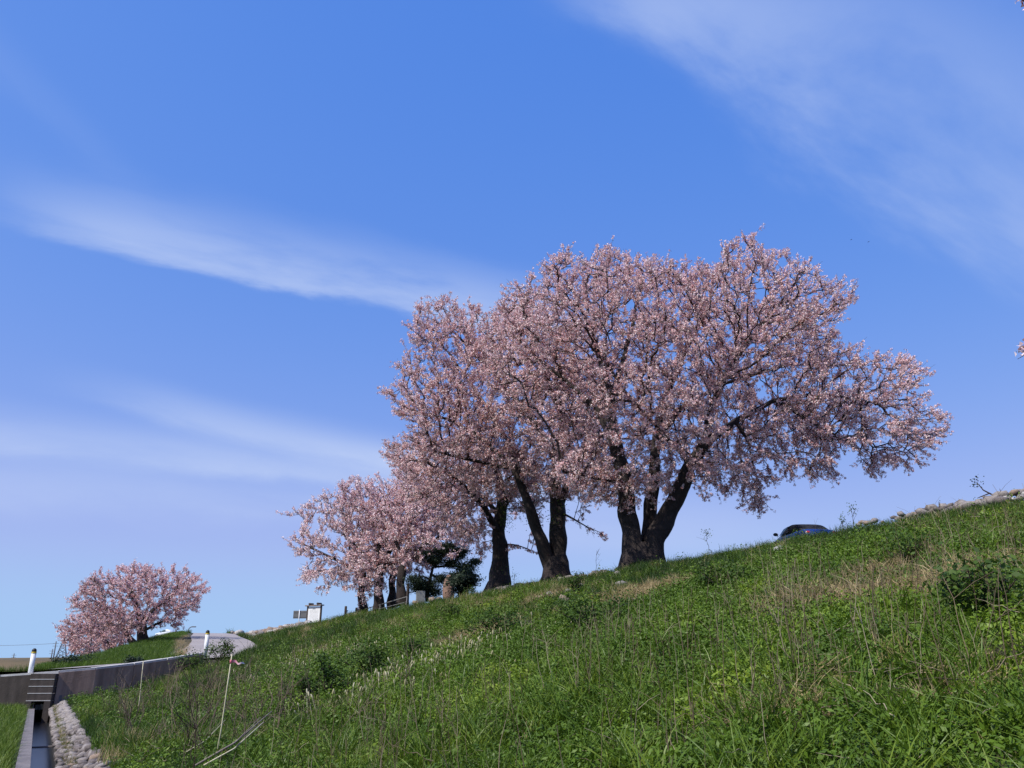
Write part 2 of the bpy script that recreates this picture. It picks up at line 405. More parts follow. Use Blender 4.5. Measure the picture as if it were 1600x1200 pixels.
# ------------------------------------------------------------------ retaining wall, ramp road, culvert
wall_px = [(-260, 1073, 35.0), (-60, 1061.5, 35.4), (0, 1057.5, 35.6), (52, 1054, 35.8), (92, 1051, 36.0), (150, 1046, 36.8), (210, 1039, 38.2), (262, 1031.5, 39.6), (318, 1022.5, 41.0)]
wp = [at(*q) for q in wall_px]
rw = empty('retaining_wall', tuple(wp[4])); tag(rw, 'long stained concrete retaining wall of the ramp road', 'retaining wall')
def wall_piece(name, pts, m, thick, drop, raise_=0.0, front=0.0):
    V, Fs = [], []
    for i, q in enumerate(pts):
        t = (pts[min(i + 1, len(pts) - 1)] - pts[max(i - 1, 0)]); t.z = 0; t.normalize(); nb = Vector((-t.y, t.x, 0))
        f = q - nb * front
        for v in (Vector((f.x, f.y, drop)), Vector((f.x, f.y, q.z + raise_)), Vector((f.x, f.y, q.z + raise_)) + nb * thick, Vector((f.x, f.y, drop)) + nb * thick): V.append(tuple(v))
    n = len(pts)
    for i in range(n - 1):
        for j in range(4): Fs.append((i * 4 + j, (i + 1) * 4 + j, (i + 1) * 4 + (j + 1) % 4, i * 4 + (j + 1) % 4))
    Fs += [(0, 1, 2, 3), (n * 4 - 1, n * 4 - 2, n * 4 - 3, n * 4 - 4)]
    me = bpy.data.meshes.new(name); me.from_pydata(V, [], Fs); me.update()
    return keep(link(name, me, m), rw)
def lerp(a, b, t): return a + (b - a) * t
def shift_gap(pts, g=.012):
    q = [p.copy() for p in pts]; q[0] = q[0] + (q[1] - q[0]).normalized() * g; q[-1] = q[-1] + (q[-2] - q[-1]).normalized() * g; return q
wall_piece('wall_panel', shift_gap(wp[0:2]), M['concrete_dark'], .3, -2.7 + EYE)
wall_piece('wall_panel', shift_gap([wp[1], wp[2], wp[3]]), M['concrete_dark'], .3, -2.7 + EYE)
wall_piece('wall_panel', shift_gap(wp[4:7]), M['concrete'], .3, -2.7 + EYE)
wall_piece('wall_panel', shift_gap(wp[6:]), M['concrete'], .3, -2.2 + EYE)
kp = wp[:]
for i in range(len(kp) - 1):           # pale coping stones along the top
    wall_piece('coping', shift_gap([kp[i] + Vector((0, 0, .004)), kp[i + 1] + Vector((0, 0, .004))], .02), M['kerb'], .42, min(kp[i].z, kp[i + 1].z) - .005, .075, -.03)
# culvert head: stop boards in a frame over the opening
ch = empty('culvert_gate', tuple(wp[3])); tag(ch, 'dark concrete culvert gate of stacked boards over the canal mouth', 'culvert gate')
gl, gr = wp[3], wp[4]; gt = (gr - gl); gt.z = 0; gw = gt.length; gt.normalize(); gn = Vector((gt.y, -gt.x, 0))   # gn faces the camera
grot = Matrix((gt, -gn, Vector((0, 0, 1)))).transposed()
top = min(gl.z, gr.z) + .05
gc = (gl + gr) / 2
edges = [top, at(70, 1062, 35.4).z, at(70, 1073, 35.4).z, at(70, 1084, 35.4).z, at(70, 1095.5, 35.4).z]
for i in range(4):
    zc = (edges[i] + edges[i + 1]) / 2; hh = edges[i] - edges[i + 1]
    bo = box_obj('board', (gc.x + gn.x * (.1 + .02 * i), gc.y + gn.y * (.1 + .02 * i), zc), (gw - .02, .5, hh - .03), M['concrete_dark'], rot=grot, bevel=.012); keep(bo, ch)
    lp = box_obj('ledge', (gc.x + gn.x * (.13 + .02 * i), gc.y + gn.y * (.13 + .02 * i), edges[i + 1] + .012), (gw - .05, .5, .024), M['kerb'], rot=grot, bevel=.004); keep(lp, ch)
bot = edges[4]
for sgn in (-1, 1):
    c_ = gc + gt * sgn * (gw / 2 - .12) + gn * .15
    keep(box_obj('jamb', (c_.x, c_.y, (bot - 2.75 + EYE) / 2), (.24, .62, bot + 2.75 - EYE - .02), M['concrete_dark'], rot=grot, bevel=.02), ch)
# sides and roof of the box culvert under the road
for l in (-.12, .86):
    keep(prism('culvert_side', WALL_A + .3, WALL_A + 5, [(l, -2.7 + EYE), (l, bot - .0), (l + .3, bot - .0), (l + .3, -2.7 + EYE)], M['canalwall']), ch)
keep(prism('culvert_roof', WALL_A + .3, WALL_A + 4.9, [(-.1, bot + .003), (-.1, bot + .2), (1.14, bot + .2), (1.14, bot + .003)], M['canalwall']), ch)

# road ribbon
rows = []
for i in range(len(RC)):
    t = RC[min(i + 1, len(RC) - 1)] - RC[max(i - 1, 0)]; t = Vector((t[0], t[1], 0)).normalized(); nb = Vector((t.y, -t.x, 0))
    rows.append([Vector(RC[i]) + nb * w for w in (-2.0, -1, 0, 1, 2.0)])
tag(strip('road', rows, M['road'], smooth=True), 'pale concrete ramp road climbing onto the embankment', 'road', kind='structure')
# earth body of the road left of the culvert (behind the wall)
rows = []
for i in range(len(RC)):
    if RC[i, 0] > -14 and RC[i, 1] > 42: break
    t = RC[min(i + 1, len(RC) - 1)] - RC[max(i - 1, 0)]; t = Vector((t[0], t[1], 0)).normalized(); nb = Vector((t.y, -t.x, 0))
    c_ = Vector(RC[i]); near_ = abs((c_ - Vector((c0.x, c0.y, 0)) - cd * WALL_A).dot(gt) - .5) < 1.3
    rows.append([c_ + nb * 1.6 + Vector((0, 0, -.05)), c_ - nb * 2.4 + Vector((0, 0, -.05)), c_ - nb * (2.45 if near_ else 4.0) + Vector((0, 0, -.06 if near_ else -.7)), c_ - nb * (2.5 if near_ else 6.5) + Vector((0, 0, -.08 if near_ else -1.7))])
tag(strip('road_bank', rows, M['soil'], smooth=True), 'low grassy bank carrying the road behind the wall', 'bank', kind='structure')

# mound with the far cherry trees, left of the ramp
ridge = [(60, 1047, 52), (110, 1040, 54), (150, 1030.5, 57), (190, 1017.5, 61), (225, 1006, 66), (255, 996.5, 78), (275, 992, 94), (287, 990.2, 106)]
toe = [(60, 1050, 44), (110, 1048, 43), (150, 1045, 43), (200, 1041, 43), (240, 1037, 43.2), (270, 1033, 43.4), (290, 1026, 46), (298, 1010, 62)]
Rg = resample(np.array([tuple(at(*q)) for q in ridge]), 2.2); Tg = np.array([tuple(at(*q)) for q in toe])
tt = np.linspace(0, 1, len(Rg)); Tq = np.stack([np.interp(tt, np.linspace(0, 1, len(Tg)), Tg[:, i]) for i in range(3)], 1)
rows = []
for a_, b_ in zip(Tq, Rg):
    a_, b_ = Vector(a_), Vector(b_); back = (b_ - a_); back.z = 0; back.normalize()
    row = [a_ + Vector((0, 0, -.5)) - back * .4]
    for f in np.linspace(0, 1, 9):
        q = a_.lerp(b_, f); row.append(q + Vector((0, 0, .05 * math.sin(q.x * 1.7 + q.y) * (1 if 0 < f < 1 else 0))))
    row += [b_ + back * 2.5 + Vector((0, 0, -.15)), b_ + back * 6 + Vector((0, 0, -2.0)), b_ + back * 10 + Vector((0, 0, -4.5))]
    rows.append(row)
MOUND_ROWS = rows
tag(strip('mound', rows, M['soil'], smooth=True), 'green grassy mound under the far cherry trees', 'mound', kind='structure')

# ------------------------------------------------------------------ cherry trees
def inside(poly, pts):
    x, y = pts[:, 0], pts[:, 1]; c = np.zeros(len(pts), bool); n = len(poly)
    for i in range(n):
        x1, y1 = poly[i]; x2, y2 = poly[(i + 1) % n]
        cond = ((y1 > y) != (y2 > y)) & (x < (x2 - x1) * (y - y1) / (y2 - y1 + 1e-9) + x1)
        c ^= cond
    return c
def edge_dist(poly, pts):
    d = np.full(len(pts), 1e9); n = len(poly)
    for i in range(n):
        a = np.array(poly[i]); b_ = np.array(poly[(i + 1) % n]); ab = b_ - a
        t = np.clip(((pts - a) @ ab) / (ab @ ab + 1e-9), 0, 1); d = np.minimum(d, np.linalg.norm(pts - (a + t[:, None] * ab), axis=1))
    return d
def unit(v): return v / (np.linalg.norm(v, axis=-1, keepdims=True) + 1e-9)

class Tubes:
    """collects swept tubes of any side count as quads"""
    def __init__(s): s.V = []; s.F = []; s.n = 0
    def add(s, P, r, k):
        P = np.asarray(P, float); n = len(P)
        T = np.zeros_like(P); T[1:-1] = P[2:] - P[:-2]; T[0] = P[1] - P[0]; T[-1] = P[-1] - P[-2]; T = unit(T)
        ref = np.array([1., 0, 0]) if abs(T[0, 0]) < .8 else np.array([0, 1., 0])
        ang = np.arange(k) * 2 * math.pi / k
        for i in range(n):
            a = ref - T[i] * (ref @ T[i]); a = a / (np.linalg.norm(a) + 1e-9); ref = a; b_ = np.cross(T[i], a)
            s.V.append(P[i] + (np.cos(ang)[:, None] * a + np.sin(ang)[:, None] * b_) * (r[i] if np.ndim(r[i]) == 0 else np.asarray(r[i])[:, None]))
        q = np.arange(k)
        for i in range(n - 1):
            s.F.append(np.stack([s.n + i * k + q, s.n + i * k + (q + 1) % k, s.n + (i + 1) * k + (q + 1) % k, s.n + (i + 1) * k + q], 1))
        s.n += n * k
    def add_many(s, P, r, k=3):
        """P (N, M, 3) polylines, r (N, M) radii"""
        Nn, Mm, _ = P.shape
        T = np.gradient(P, axis=1); T = unit(T); ref = np.where(np.abs(T[..., :1]) < .8, np.array([1., 0, 0]), np.array([0, 1., 0]))
        a = unit(ref - T * (ref * T).sum(-1, keepdims=True)); b_ = np.cross(T, a)
        ang = np.arange(k) * 2 * math.pi / k
        V = P[:, :, None, :] + (np.cos(ang)[:, None] * a[:, :, None, :] + np.sin(ang)[:, None] * b_[:, :, None, :]) * r[:, :, None, None]
        base = s.n + (np.arange(Nn)[:, None, None] * Mm + np.arange(Mm - 1)[None, :, None]) * k; q = np.arange(k)
        F = np.stack([base + q, base + (q + 1) % k, base + k + (q + 1) % k, base + k + q], -1).reshape(-1, 4)
        s.V.append(V.reshape(-1, 3)); s.F.append(F); s.n += Nn * Mm * k
    def mesh(s, name): return mesh_np(name, np.concatenate(s.V), np.concatenate(s.F), True)

def quads(centres, size, g, aspect=1.0, normal=None, tri=False):
    """small randomly turned four-cornered petals / leaves"""
    n = len(centres)
    a = unit(g.normal(size=(n, 3))) if normal is None else unit(normal + g.normal(size=(n, 3)) * .6)
    ref = unit(g.normal(size=(n, 3))); u = unit(ref - a * (ref * a).sum(1, keepdims=True)); v = np.cross(a, u)
    u = u * (size * .5)[:, None]; v = v * (size * .5 * aspect)[:, None]
    if tri: return np.stack([centres - u, centres + u - v, centres + u + v], 1).reshape(-1, 3), np.arange(3 * n).reshape(n, 3)
    V = np.stack([centres - u, centres - v + u * .1, centres + u, centres + v + u * .1], 1).reshape(-1, 3)   # kite
    return V, np.arange(4 * n).reshape(n, 4)

def cherry(name, label, base, limbs, poly, d, thick, n_attr, twigs, per_cluster, seed, petal=.06, step=.32, kill=.62, droop_below=None, group=None, holes=(), cluster_gap=.085, red=.13, green=.02, twlen=1.0, tipr=.0145, radscale=1.0, pale=0.0, spray=1.0):
    """limbs: list of (list of (px, py, depth offset, radius)); the crown fills the outline poly to a depth of +-thick"""
    g = np.random.default_rng(seed)
    root = empty(name, tuple(base)); tag(root, label, 'tree', group)
    B = np.array(base)
    PL = [(at(x, y, d).x, at(x, y, d).z) for x, y in poly]
    xs = np.array(PL)
    def outl(q): return np.stack([q[:, 0] * d / q[:, 1], (q[:, 2] - EYE) * d / q[:, 1] + EYE], 1)   # outline as seen from where it was traced
    nsp = n_attr // 13                                   # sprays: flattened plates of twigs with gaps between them
    cand = g.uniform(xs.min(0), xs.max(0), (nsp * 8, 2)); cand = cand[inside(PL, cand)]; cand = cand[edge_dist(PL, cand) > .14 * spray]
    for hx, hy, hr in holes:
        h = at(hx, hy, d); rr = hr * d / FPX; cand = cand[np.hypot(cand[:, 0] - h.x, cand[:, 1] - h.z) > rr]
    cand = cand[:nsp]
    ed = edge_dist(PL, cand); dm = ed.max()
    th = thick * np.sqrt(np.clip(1 - (1 - np.clip(ed / (dm * .85), 0, 1)) ** 2, 0, 1))
    side = g.uniform(-1, 1, len(cand)); side = np.sign(side) * np.abs(side) ** .6     # favour the shell
    ctr0 = np.array([xs[:, 0].mean(), d, xs[:, 1].min() * .7 + xs[:, 1].max() * .3])
    SC_ = np.stack([cand[:, 0], d + side * th, cand[:, 1]], 1)
    o1 = unit((SC_ - ctr0) * np.array([1, 1, .38]) + g.normal(size=SC_.shape) * np.array([.6, .6, .28])); o2 = unit(np.cross(o1, np.array([0, 0, 1.])) + 1e-6); o3 = np.cross(o2, o1)
    m_ = 14; w3 = g.normal(size=(len(SC_), m_, 3)) * np.array([.66, .50, .12]) * spray
    A = (SC_[:, None] + w3[..., :1] * o1[:, None] + w3[..., 1:2] * o2[:, None] + w3[..., 2:] * o3[:, None]).reshape(-1, 3)
    A2 = outl(A); okA = inside(PL, A2) & (edge_dist(PL, A2) > .04 * spray + .16 * spray * g.random(len(A))); A = A[okA]
    # skeleton nodes from the limbs drawn in
    pos, par, rad = [], [], []
    def add(p, pa, r): pos.append(np.array(p)); par.append(pa); rad.append(r); return len(pos) - 1
    polys = []
    for lb in limbs:
        pts = np.array([[*at(x, y, d + off)] for x, y, off, r in lb]); rs = np.array([r for *_, r in lb])
        seg = np.linalg.norm(np.diff(pts, axis=0), axis=1); t = np.r_[0, np.cumsum(seg)]
        q = np.linspace(0, t[-1], max(3, int(t[-1] / (step * .6)) + 1)); P_ = np.stack([np.interp(q, t, pts[:, i]) for i in range(3)], 1); r_ = np.interp(q, t, rs)
        for _ in range(4): P_[1:-1] = (P_[:-2] + 2 * P_[1:-1] + P_[2:]) / 4
        wv_ = g.normal(size=(len(P_) - 2, 3)) * np.minimum(.07, r_[1:-1, None] * .35)
        for _ in range(2): wv_[1:-1] = (wv_[:-2] + wv_[1:-1] + wv_[2:]) / 3
        P_[1:-1] += wv_
        polys.append((P_, r_))
        if not pos: pa = -1
        else:
            D = np.linalg.norm(np.array(pos) - P_[0], axis=1); pa = int(D.argmin())
        for p_, rr in zip(P_, r_): pa = add(p_, pa, rr)
    n0 = len(pos)
    # grow towards the attraction points
    Np = np.array(pos); D = np.linalg.norm(A[:, None] - Np[None], axis=2); near = D.argmin(1); dist = D.min(1)
    alive = dist > kill * .8
    # do not grow from the lowest trunk nodes
    for it in range(90):
        idx = np.where(alive)[0]
        if not len(idx): break
        tgt = near[idx]; dirs = unit(A[idx] - Np[tgt])
        acc = np.zeros_like(Np); cnt = np.zeros(len(Np)); np.add.at(acc, tgt, dirs); np.add.at(cnt, tgt, 1)
        gr_ = np.where(cnt > 0)[0]
        new = []
        for i in gr_:
            v = acc[i] / cnt[i] + g.normal(size=3) * .22
            v = v / (np.linalg.norm(v) + 1e-9)
            p_ = Np[i] + v * step
            add(p_, int(i), 0); new.append(p_)
        Nn = np.array(new); k0 = len(Np); Np = np.vstack([Np, Nn])
        D = np.linalg.norm(A[idx][:, None] - Nn[None], axis=2); j = D.argmin(1); dm_ = D[np.arange(len(idx)), j]
        better = dm_ < dist[idx]; near[idx[better]] = k0 + j[better]; dist[idx[better]] = dm_[better]
        alive[idx[dist[idx] < kill]] = False
        if len(Np) > 9000: break
    n = len(Np); par = np.array(par); kids = [[] for _ in range(n)]
    for i in range(n):
        if par[i] >= 0: kids[par[i]].append(i)
    r = np.zeros(n)
    for i in range(n - 1, -1, -1):
        if not kids[i]: r[i] = tipr
        else: r[i] = (sum(r[c] ** 2.2 for c in kids[i])) ** (1 / 2.2)
    lim = np.array(rad); r = np.where(lim > 0, np.maximum(lim, np.minimum(r, lim * 1.15)), r * radscale)
    # wood: the drawn limbs are the trunk, grown wood follows as chains
    tb = Tubes()
    for li, (P_, r_) in enumerate(polys):
        k = 18 if r_.max() > .15 else 8
        rr = []
        for i in range(len(P_)):
            lump = 1 + .07 * np.sin(np.arange(k) * 2 * math.pi / k * 3 + li + P_[i, 2] * .5) + .045 * np.sin(np.arange(k) * 2 * math.pi / k * 5 + P_[i, 2] * .9) + .05 * math.sin(P_[i, 2] * 4.3 + li * 2)
            hgt = P_[i, 2] - B[2]
            if hgt < .9 and r_[i] > .12: lump = lump * (1 + .16 * max(0, (.9 - hgt) / .9) ** 2) + .17 * np.maximum(0, np.sin(np.arange(k) * 2 * math.pi / k * 3 + li + 1)) ** 2 * max(0, 1 - hgt / .6) ** 1.5
            rr.append(r_[i] * lump)
        tb.add(P_, rr, k)
    keep(link('trunk', tb.mesh('trunk'), M['bark']), root)
    tw = Tubes()
    for i in range(n0, n):
        pass
    done = np.zeros(n, bool)
    for i in range(n0, n):
        if done[i]: continue
        chain = [par[i], i] if par[i] >= 0 else [i]; done[i] = True; cur = i
        while kids[cur]:
            nx = max(kids[cur], key=lambda c: r[c]); chain.append(nx); done[nx] = True; cur = nx
        rr = r[chain]; rr[0] = min(rr[0], rr[1] * 1.25)
        tw.add(Np[chain], rr, 6 if rr.max() > .05 else 4)
    # twigs
    bdir = np.zeros((n, 3)); ok = par >= 0; bdir[ok] = unit(Np[ok] - Np[par[ok]])
    thin = np.where(r < .055)[0]
    term = np.array([not kids[i] for i in thin])
    cnt = g.poisson(twigs, len(thin)) + term * 2
    src = np.repeat(thin, cnt); T_ = len(src)
    ctr = np.array([xs[:, 0].mean(), d, xs[:, 1].min() * .65 + xs[:, 1].max() * .35])
    outw = unit(Np[src] - ctr)
    up = np.tile([0, 0, 1.], (T_, 1)) * g.uniform(-.1, .75, (T_, 1))
    if droop_below is not None:
        lowz = at(800, droop_below, d).z; lw = np.clip((lowz - Np[src, 2]) / 1.0, 0, 1)[:, None]; up = up * (1 - lw) + np.array([0, 0, -.55]) * lw
    v0 = unit(bdir[src] * .7 + outw * .6 + up * .8 + g.normal(size=(T_, 3)) * .36)
    ln = g.uniform(.28, .8, T_) * twlen * np.where(g.random(T_) < .12, 1.5, 1)
    v1 = unit(v0 + np.array([0, 0, .25]) + g.normal(size=(T_, 3)) * .25)
    p0 = Np[src]; tip = p0 + v0 * ln[:, None]; t2 = outl(tip); over = (~inside(PL, t2)) * edge_dist(PL, t2)
    ln = np.where(over > .32 * spray, ln * np.where(g.random(T_) < .5, 1.0, .55), ln)
    p1 = p0 + v0 * (ln * .5)[:, None]; p2 = p1 + v1 * (ln * .5)[:, None]
    tw.add_many(np.stack([p0, p1, p2], 1), np.tile([[.011, .008, .004]], (T_, 1)) * (petal / .055), 3)
    keep(link('branches', tw.mesh('branches'), M['twig']), root)
    # blossom clusters along the twigs
    nc = np.maximum(2, (ln / cluster_gap).astype(int)); ti = np.repeat(np.arange(T_), nc)
    f = g.uniform(.12, 1.02, len(ti))
    # bare gaps: some twigs carry few flowers
    lush = g.random(T_); qn = p0[ti] * .9; dens = .5 + .5 * np.sin(qn[:, 0] * 1.9 + seed) * np.sin(qn[:, 1] * 1.6 + 1.3 * np.sin(qn[:, 2] * 1.7)) * np.sin(qn[:, 2] * 2.3 + seed); keepm = g.random(len(ti)) < np.clip(lush[ti] * 1.5 + .05 + .55 * dens, 0, 1); ti = ti[keepm]; f = f[keepm]
    ce = np.where(f[:, None] < .5, p0[ti] + (p1[ti] - p0[ti]) * (f * 2)[:, None], p1[ti] + (p2[ti] - p1[ti]) * (f * 2 - 1)[:, None])
    ce = ce + g.normal(size=ce.shape) * .03
    ci = np.repeat(np.arange(len(ce)), per_cluster)
    pc = ce[ci] + g.normal(size=(len(ci), 3)) * petal * .62
    sz = petal * g.uniform(.5, 1.5, len(ci))
    # colour: leaf buds are bronze, some clumps redder than others
    q = pc * .55
    clump = np.sin(q[:, 0] * 1.7 + 2 * np.sin(q[:, 2])) * np.sin(q[:, 1] * 1.3 + q[:, 2] * 1.9 + seed)
    kind = g.random(len(ci)); ptw = (g.random(len(ce)) * .55)[ci] + g.random(len(ci)) * .45
    tint_ = .22 + .78 * np.clip(ptw + .06 * clump + pale, 0, 1)
    redp = red * (1 + .8 * clump); isr = kind < redp; tint_ = np.where(isr, .06 + .14 * g.random(len(ci)), tint_)
    tint_ = np.where(kind > 1 - green * (1 + clump), .05 * g.random(len(ci)), tint_)
    sz = np.where(isr, sz * .8, sz)
    V, F = quads(pc, sz, g, .85, None, True)
    keep(tag(link('crown', mesh_np('crown', V, F, False, tint_), M['petal']), kind='stuff'), root)
    return root, len(F)

tot = 0
D1 = 32.0
b1 = at(1006, 876, D1)
poly1 = [(772, 492), (790, 446), (840, 424), (876, 388), (905, 402), (950, 378), (985, 404), (1045, 404), (1080, 420), (1110, 414), (1140, 382), (1180, 366), (1196, 394), (1242, 400), (1290, 430), (1350, 456), (1334, 470), (1338, 492), (1298, 508), (1318, 540), (1380, 556), (1450, 548), (1440, 590), (1450, 628), (1488, 655), (1476, 688), (1440, 726), (1388, 724), (1345, 752), (1325, 712), (1292, 764), (1250, 738), (1215, 766), (1198, 815), (1165, 795), (1140, 768), (1100, 775), (1075, 745), (1045, 770), (1020, 785), (990, 768), (955, 795), (920, 778), (880, 755), (830, 700), (770, 640), (745, 560)]
limbs1 = [
    [(1004, 900, 0, .54), (1004, 884, 0, .50), (1004, 862, 0, .44), (1004, 850, 0, .36)],
    [(990, 894, 0, .46), (990, 866, 0, .39), (988, 842, 0, .375), (984, 800, 0, .35), (979, 770, .05, .33), (968, 720, .1, .29), (958, 680, .3, .26), (952, 620, .6, .22), (940, 560, .9, .16), (915, 500, 1.0, .10), (890, 440, 1.2, .05)],
    [(1020, 894, -.1, .44), (1021, 866, -.1, .39), (1024, 842, -.15, .40), (1036, 815, -.2, .36), (1054, 780, -.4, .32), (1074, 742, -.6, .27), (1090, 706, -.8, .225), (1108, 688, -.7, .17), (1150, 658, .2, .12), (1210, 625, .9, .09), (1280, 615, .6, .08), (1370, 630, .6, .045)],
    [(1014, 850, .2, .34), (1015, 820, .4, .27), (1018, 785, .6, .24), (1022, 740, .9, .22), (1024, 690, 1.2, .20), (1040, 620, 1.4, .16), (1075, 540, 1.6, .12), (1110, 470, 1.6, .07)],
    [(1098, 700, -.9, .16), (1105, 660, -1.0, .14), (1130, 590, -.6, .12), (1180, 520, .2, .09), (1230, 460, .6, .05)],
    [(1078, 738, -.6, .13), (1070, 708, -.9, .11), (1052, 698, -1.2, .09), (1020, 660, -1.4, .05), (990, 630, -1.6, .03)],
    [(958, 690, .2, .15), (935, 640, .8, .12), (890, 600, 1.2, .09), (840, 560, 1.2, .055), (800, 520, 1.0, .035)],
    [(978, 752, 0, .12), (955, 752, -.5, .10), (915, 742, -.9, .08), (880, 738, -1.4, .05)],
    [(952, 630, .5, .14), (975, 560, 1.8, .11), (990, 500, 2.6, .08), (1000, 440, 2.8, .04)],
    [(1024, 700, 1.2, .14), (1060, 640, 2.6, .11), (1130, 600, 3.6, .08), (1230, 570, 4.0, .05), (1320, 570, 3.4, .03)],
    [(1150, 660, -.5, .08), (1170, 690, -.9, .05), (1176, 725, -1.0, .03), (1188, 760, -1.0, .018)],
    [(1210, 625, .2, .08), (1260, 655, -.4, .055), (1320, 690, -.6, .03)],
]
_, k_ = cherry('cherry_tree', 'largest blossoming cherry tree with three thick stems from one base', b1, limbs1, poly1, D1, 4.8, 6200, 2.4, 12, 3, petal=.0435, kill=.40, step=.30, twlen=.84, cluster_gap=.075, droop_below=668, holes=[(1125, 775, 20), (1080, 510, 10), (965, 470, 12), (1230, 560, 14), (1170, 560, 12)], red=.21); tot += k_

D2 = 38.5
b2 = at(868, 899, D2)
poly2 = [(584, 616), (640, 592), (612, 575), (650, 545), (628, 510), (652, 478), (700, 462), (748, 484), (800, 470), (870, 480), (940, 560), (960, 650), (968, 735), (930, 760), (890, 775), (850, 765), (800, 770), (740, 765), (690, 745), (640, 728), (592, 702), (640, 672), (620, 645)]
limbs2 = [
    [(868, 914, 0, .58), (868, 900, 0, .58), (868, 872, 0, .50)],
    [(874, 885, 0, .40), (872, 840, 0, .40), (874, 800, .1, .36), (866, 765, .2, .30), (872, 720, .4, .24), (880, 660, .6, .18), (860, 600, .6, .13), (830, 540, .4, .08)],
    [(862, 888, -.1, .34), (848, 850, -.3, .29), (834, 815, -.5, .25), (826, 785, -.7, .21), (806, 735, -.6, .15), (760, 690, .2, .11), (700, 655, .6, .07), (640, 640, .8, .045)],
    [(872, 790, .1, .20), (886, 760, .3, .18), (905, 720, .8, .15), (930, 660, 1.5, .10), (945, 600, 2, .06)],
    [(826, 785, -.7, .12), (800, 700, .8, .10), (750, 620, 1.8, .08), (700, 550, 2.0, .05)],
    [(872, 720, .4, .15), (820, 640, .6, .11), (760, 570, .8, .08), (700, 510, .8, .05)],
    [(806, 735, -.6, .10), (740, 720, -.9, .07), (680, 705, -1.0, .04)],
    [(874, 800, .1, .06), (895, 810, -.6, .045), (920, 825, -1.0, .02), (938, 832, -1.2, .012)],
]
_, k_ = cherry('cherry_tree', 'two-stemmed cherry tree on the crest just left of the largest one', b2, limbs2, poly2, D2, 4.2, 4000, 2.4, 11, 5, petal=.049, spray=1.05, twlen=.88, cluster_gap=.082, droop_below=735, holes=[(770, 560, 10)], red=.24, kill=.46, step=.34, group='cherry trees on the embankment crest'); tot += k_

def sprouts(root, spots_, d, seed):
    g = np.random.default_rng(seed)
    for x_, y_, n, r_ in spots_:
        c = np.array(at(x_, y_, d - .45)) - np.array(root.location) + g.normal(size=(n, 3)) * np.array([r_, r_ * .7, r_ * 1.3])
        V, F = quads(c, np.full(n, .075), g, .6); link('leaf_sprout', mesh_np('leaf_sprout', V, F, False, g.random(n)), M['shrubleaf'], root)['kind'] = 'stuff'
T2 = bpy.data.objects['cherry_tree.001']; sprouts(T2, [(828, 800, 160, .28), (862, 812, 60, .16), (842, 775, 120, .25), (880, 790, 50, .2)], D2, 3)
D3 = 44.0
b3 = at(780, 919, D3)
poly3 = [(592, 706), (640, 690), (700, 672), (780, 680), (850, 720), (868, 775), (840, 800), (800, 815), (780, 790), (765, 830), (752, 872), (735, 850), (700, 838), (672, 800), (640, 790), (612, 745)]
limbs3 = [
    [(780, 932, 0, .58), (780, 919, 0, .58), (780, 900, 0, .52), (784, 862, 0, .42), (778, 830, .1, .34), (786, 790, .2, .30), (780, 750, .3, .22), (760, 710, .4, .14)],
    [(780, 835, .1, .20), (755, 790, -.8, .15), (710, 745, -1.8, .11), (660, 720, -2.4, .06)],
    [(786, 795, .2, .18), (815, 745, .6, .13), (838, 715, .8, .07)],
    [(778, 800, .2, .14), (740, 760, 1.5, .11), (690, 730, 2.4, .06)],
    [(784, 850, 0, .05), (812, 852, -.6, .03), (830, 860, -.9, .015)],
]
_, k_ = cherry('cherry_tree', 'single-trunk cherry tree with a bulging base between bush and two-stemmed tree', b3, limbs3, poly3, D3, 3.6, 2300, 2.4, 11, 8, petal=.053, spray=1.05, twlen=.9, cluster_gap=.085, droop_below=780, red=.2, green=.03, kill=.5, step=.38, group='cherry trees on the embankment crest'); tot += k_

sprouts(bpy.data.objects['cherry_tree.002'], [(788, 785, 420, .30), (792, 815, 160, .22), (783, 895, 60, .3)], D3, 4)
# small cluster farther along: four slender trunks with one merging canopy
D4 = 60.0
far_set = [
    (566, 948, 62.0, [(437, 798), (485, 786), (516, 758), (560, 742), (610, 760), (620, 830), (600, 915), (565, 945), (520, 932), (478, 914), (446, 850), (468, 834)], 'leftmost slender cherry tree of the far row, low pale pink crown', 21, .14),
    (592, 945, 59.5, [(520, 760), (575, 738), (625, 742), (660, 770), (680, 840), (640, 900), (590, 930), (555, 915), (540, 850)], 'slender dark-trunked cherry tree, second from left in the far row', 22, .16),
    (613, 940, 61.5, [(590, 745), (650, 730), (690, 760), (705, 830), (690, 885), (640, 905), (600, 912), (575, 880), (570, 800)], 'thin leaning cherry tree, third from left in the far row', 23, .18),
    (627, 937, 57.0, [(610, 735), (660, 712), (705, 745), (735, 800), (742, 845), (725, 872), (690, 884), (650, 892), (610, 875), (596, 800)], 'slender cherry tree nearest the square grey stone', 24, .2),
]
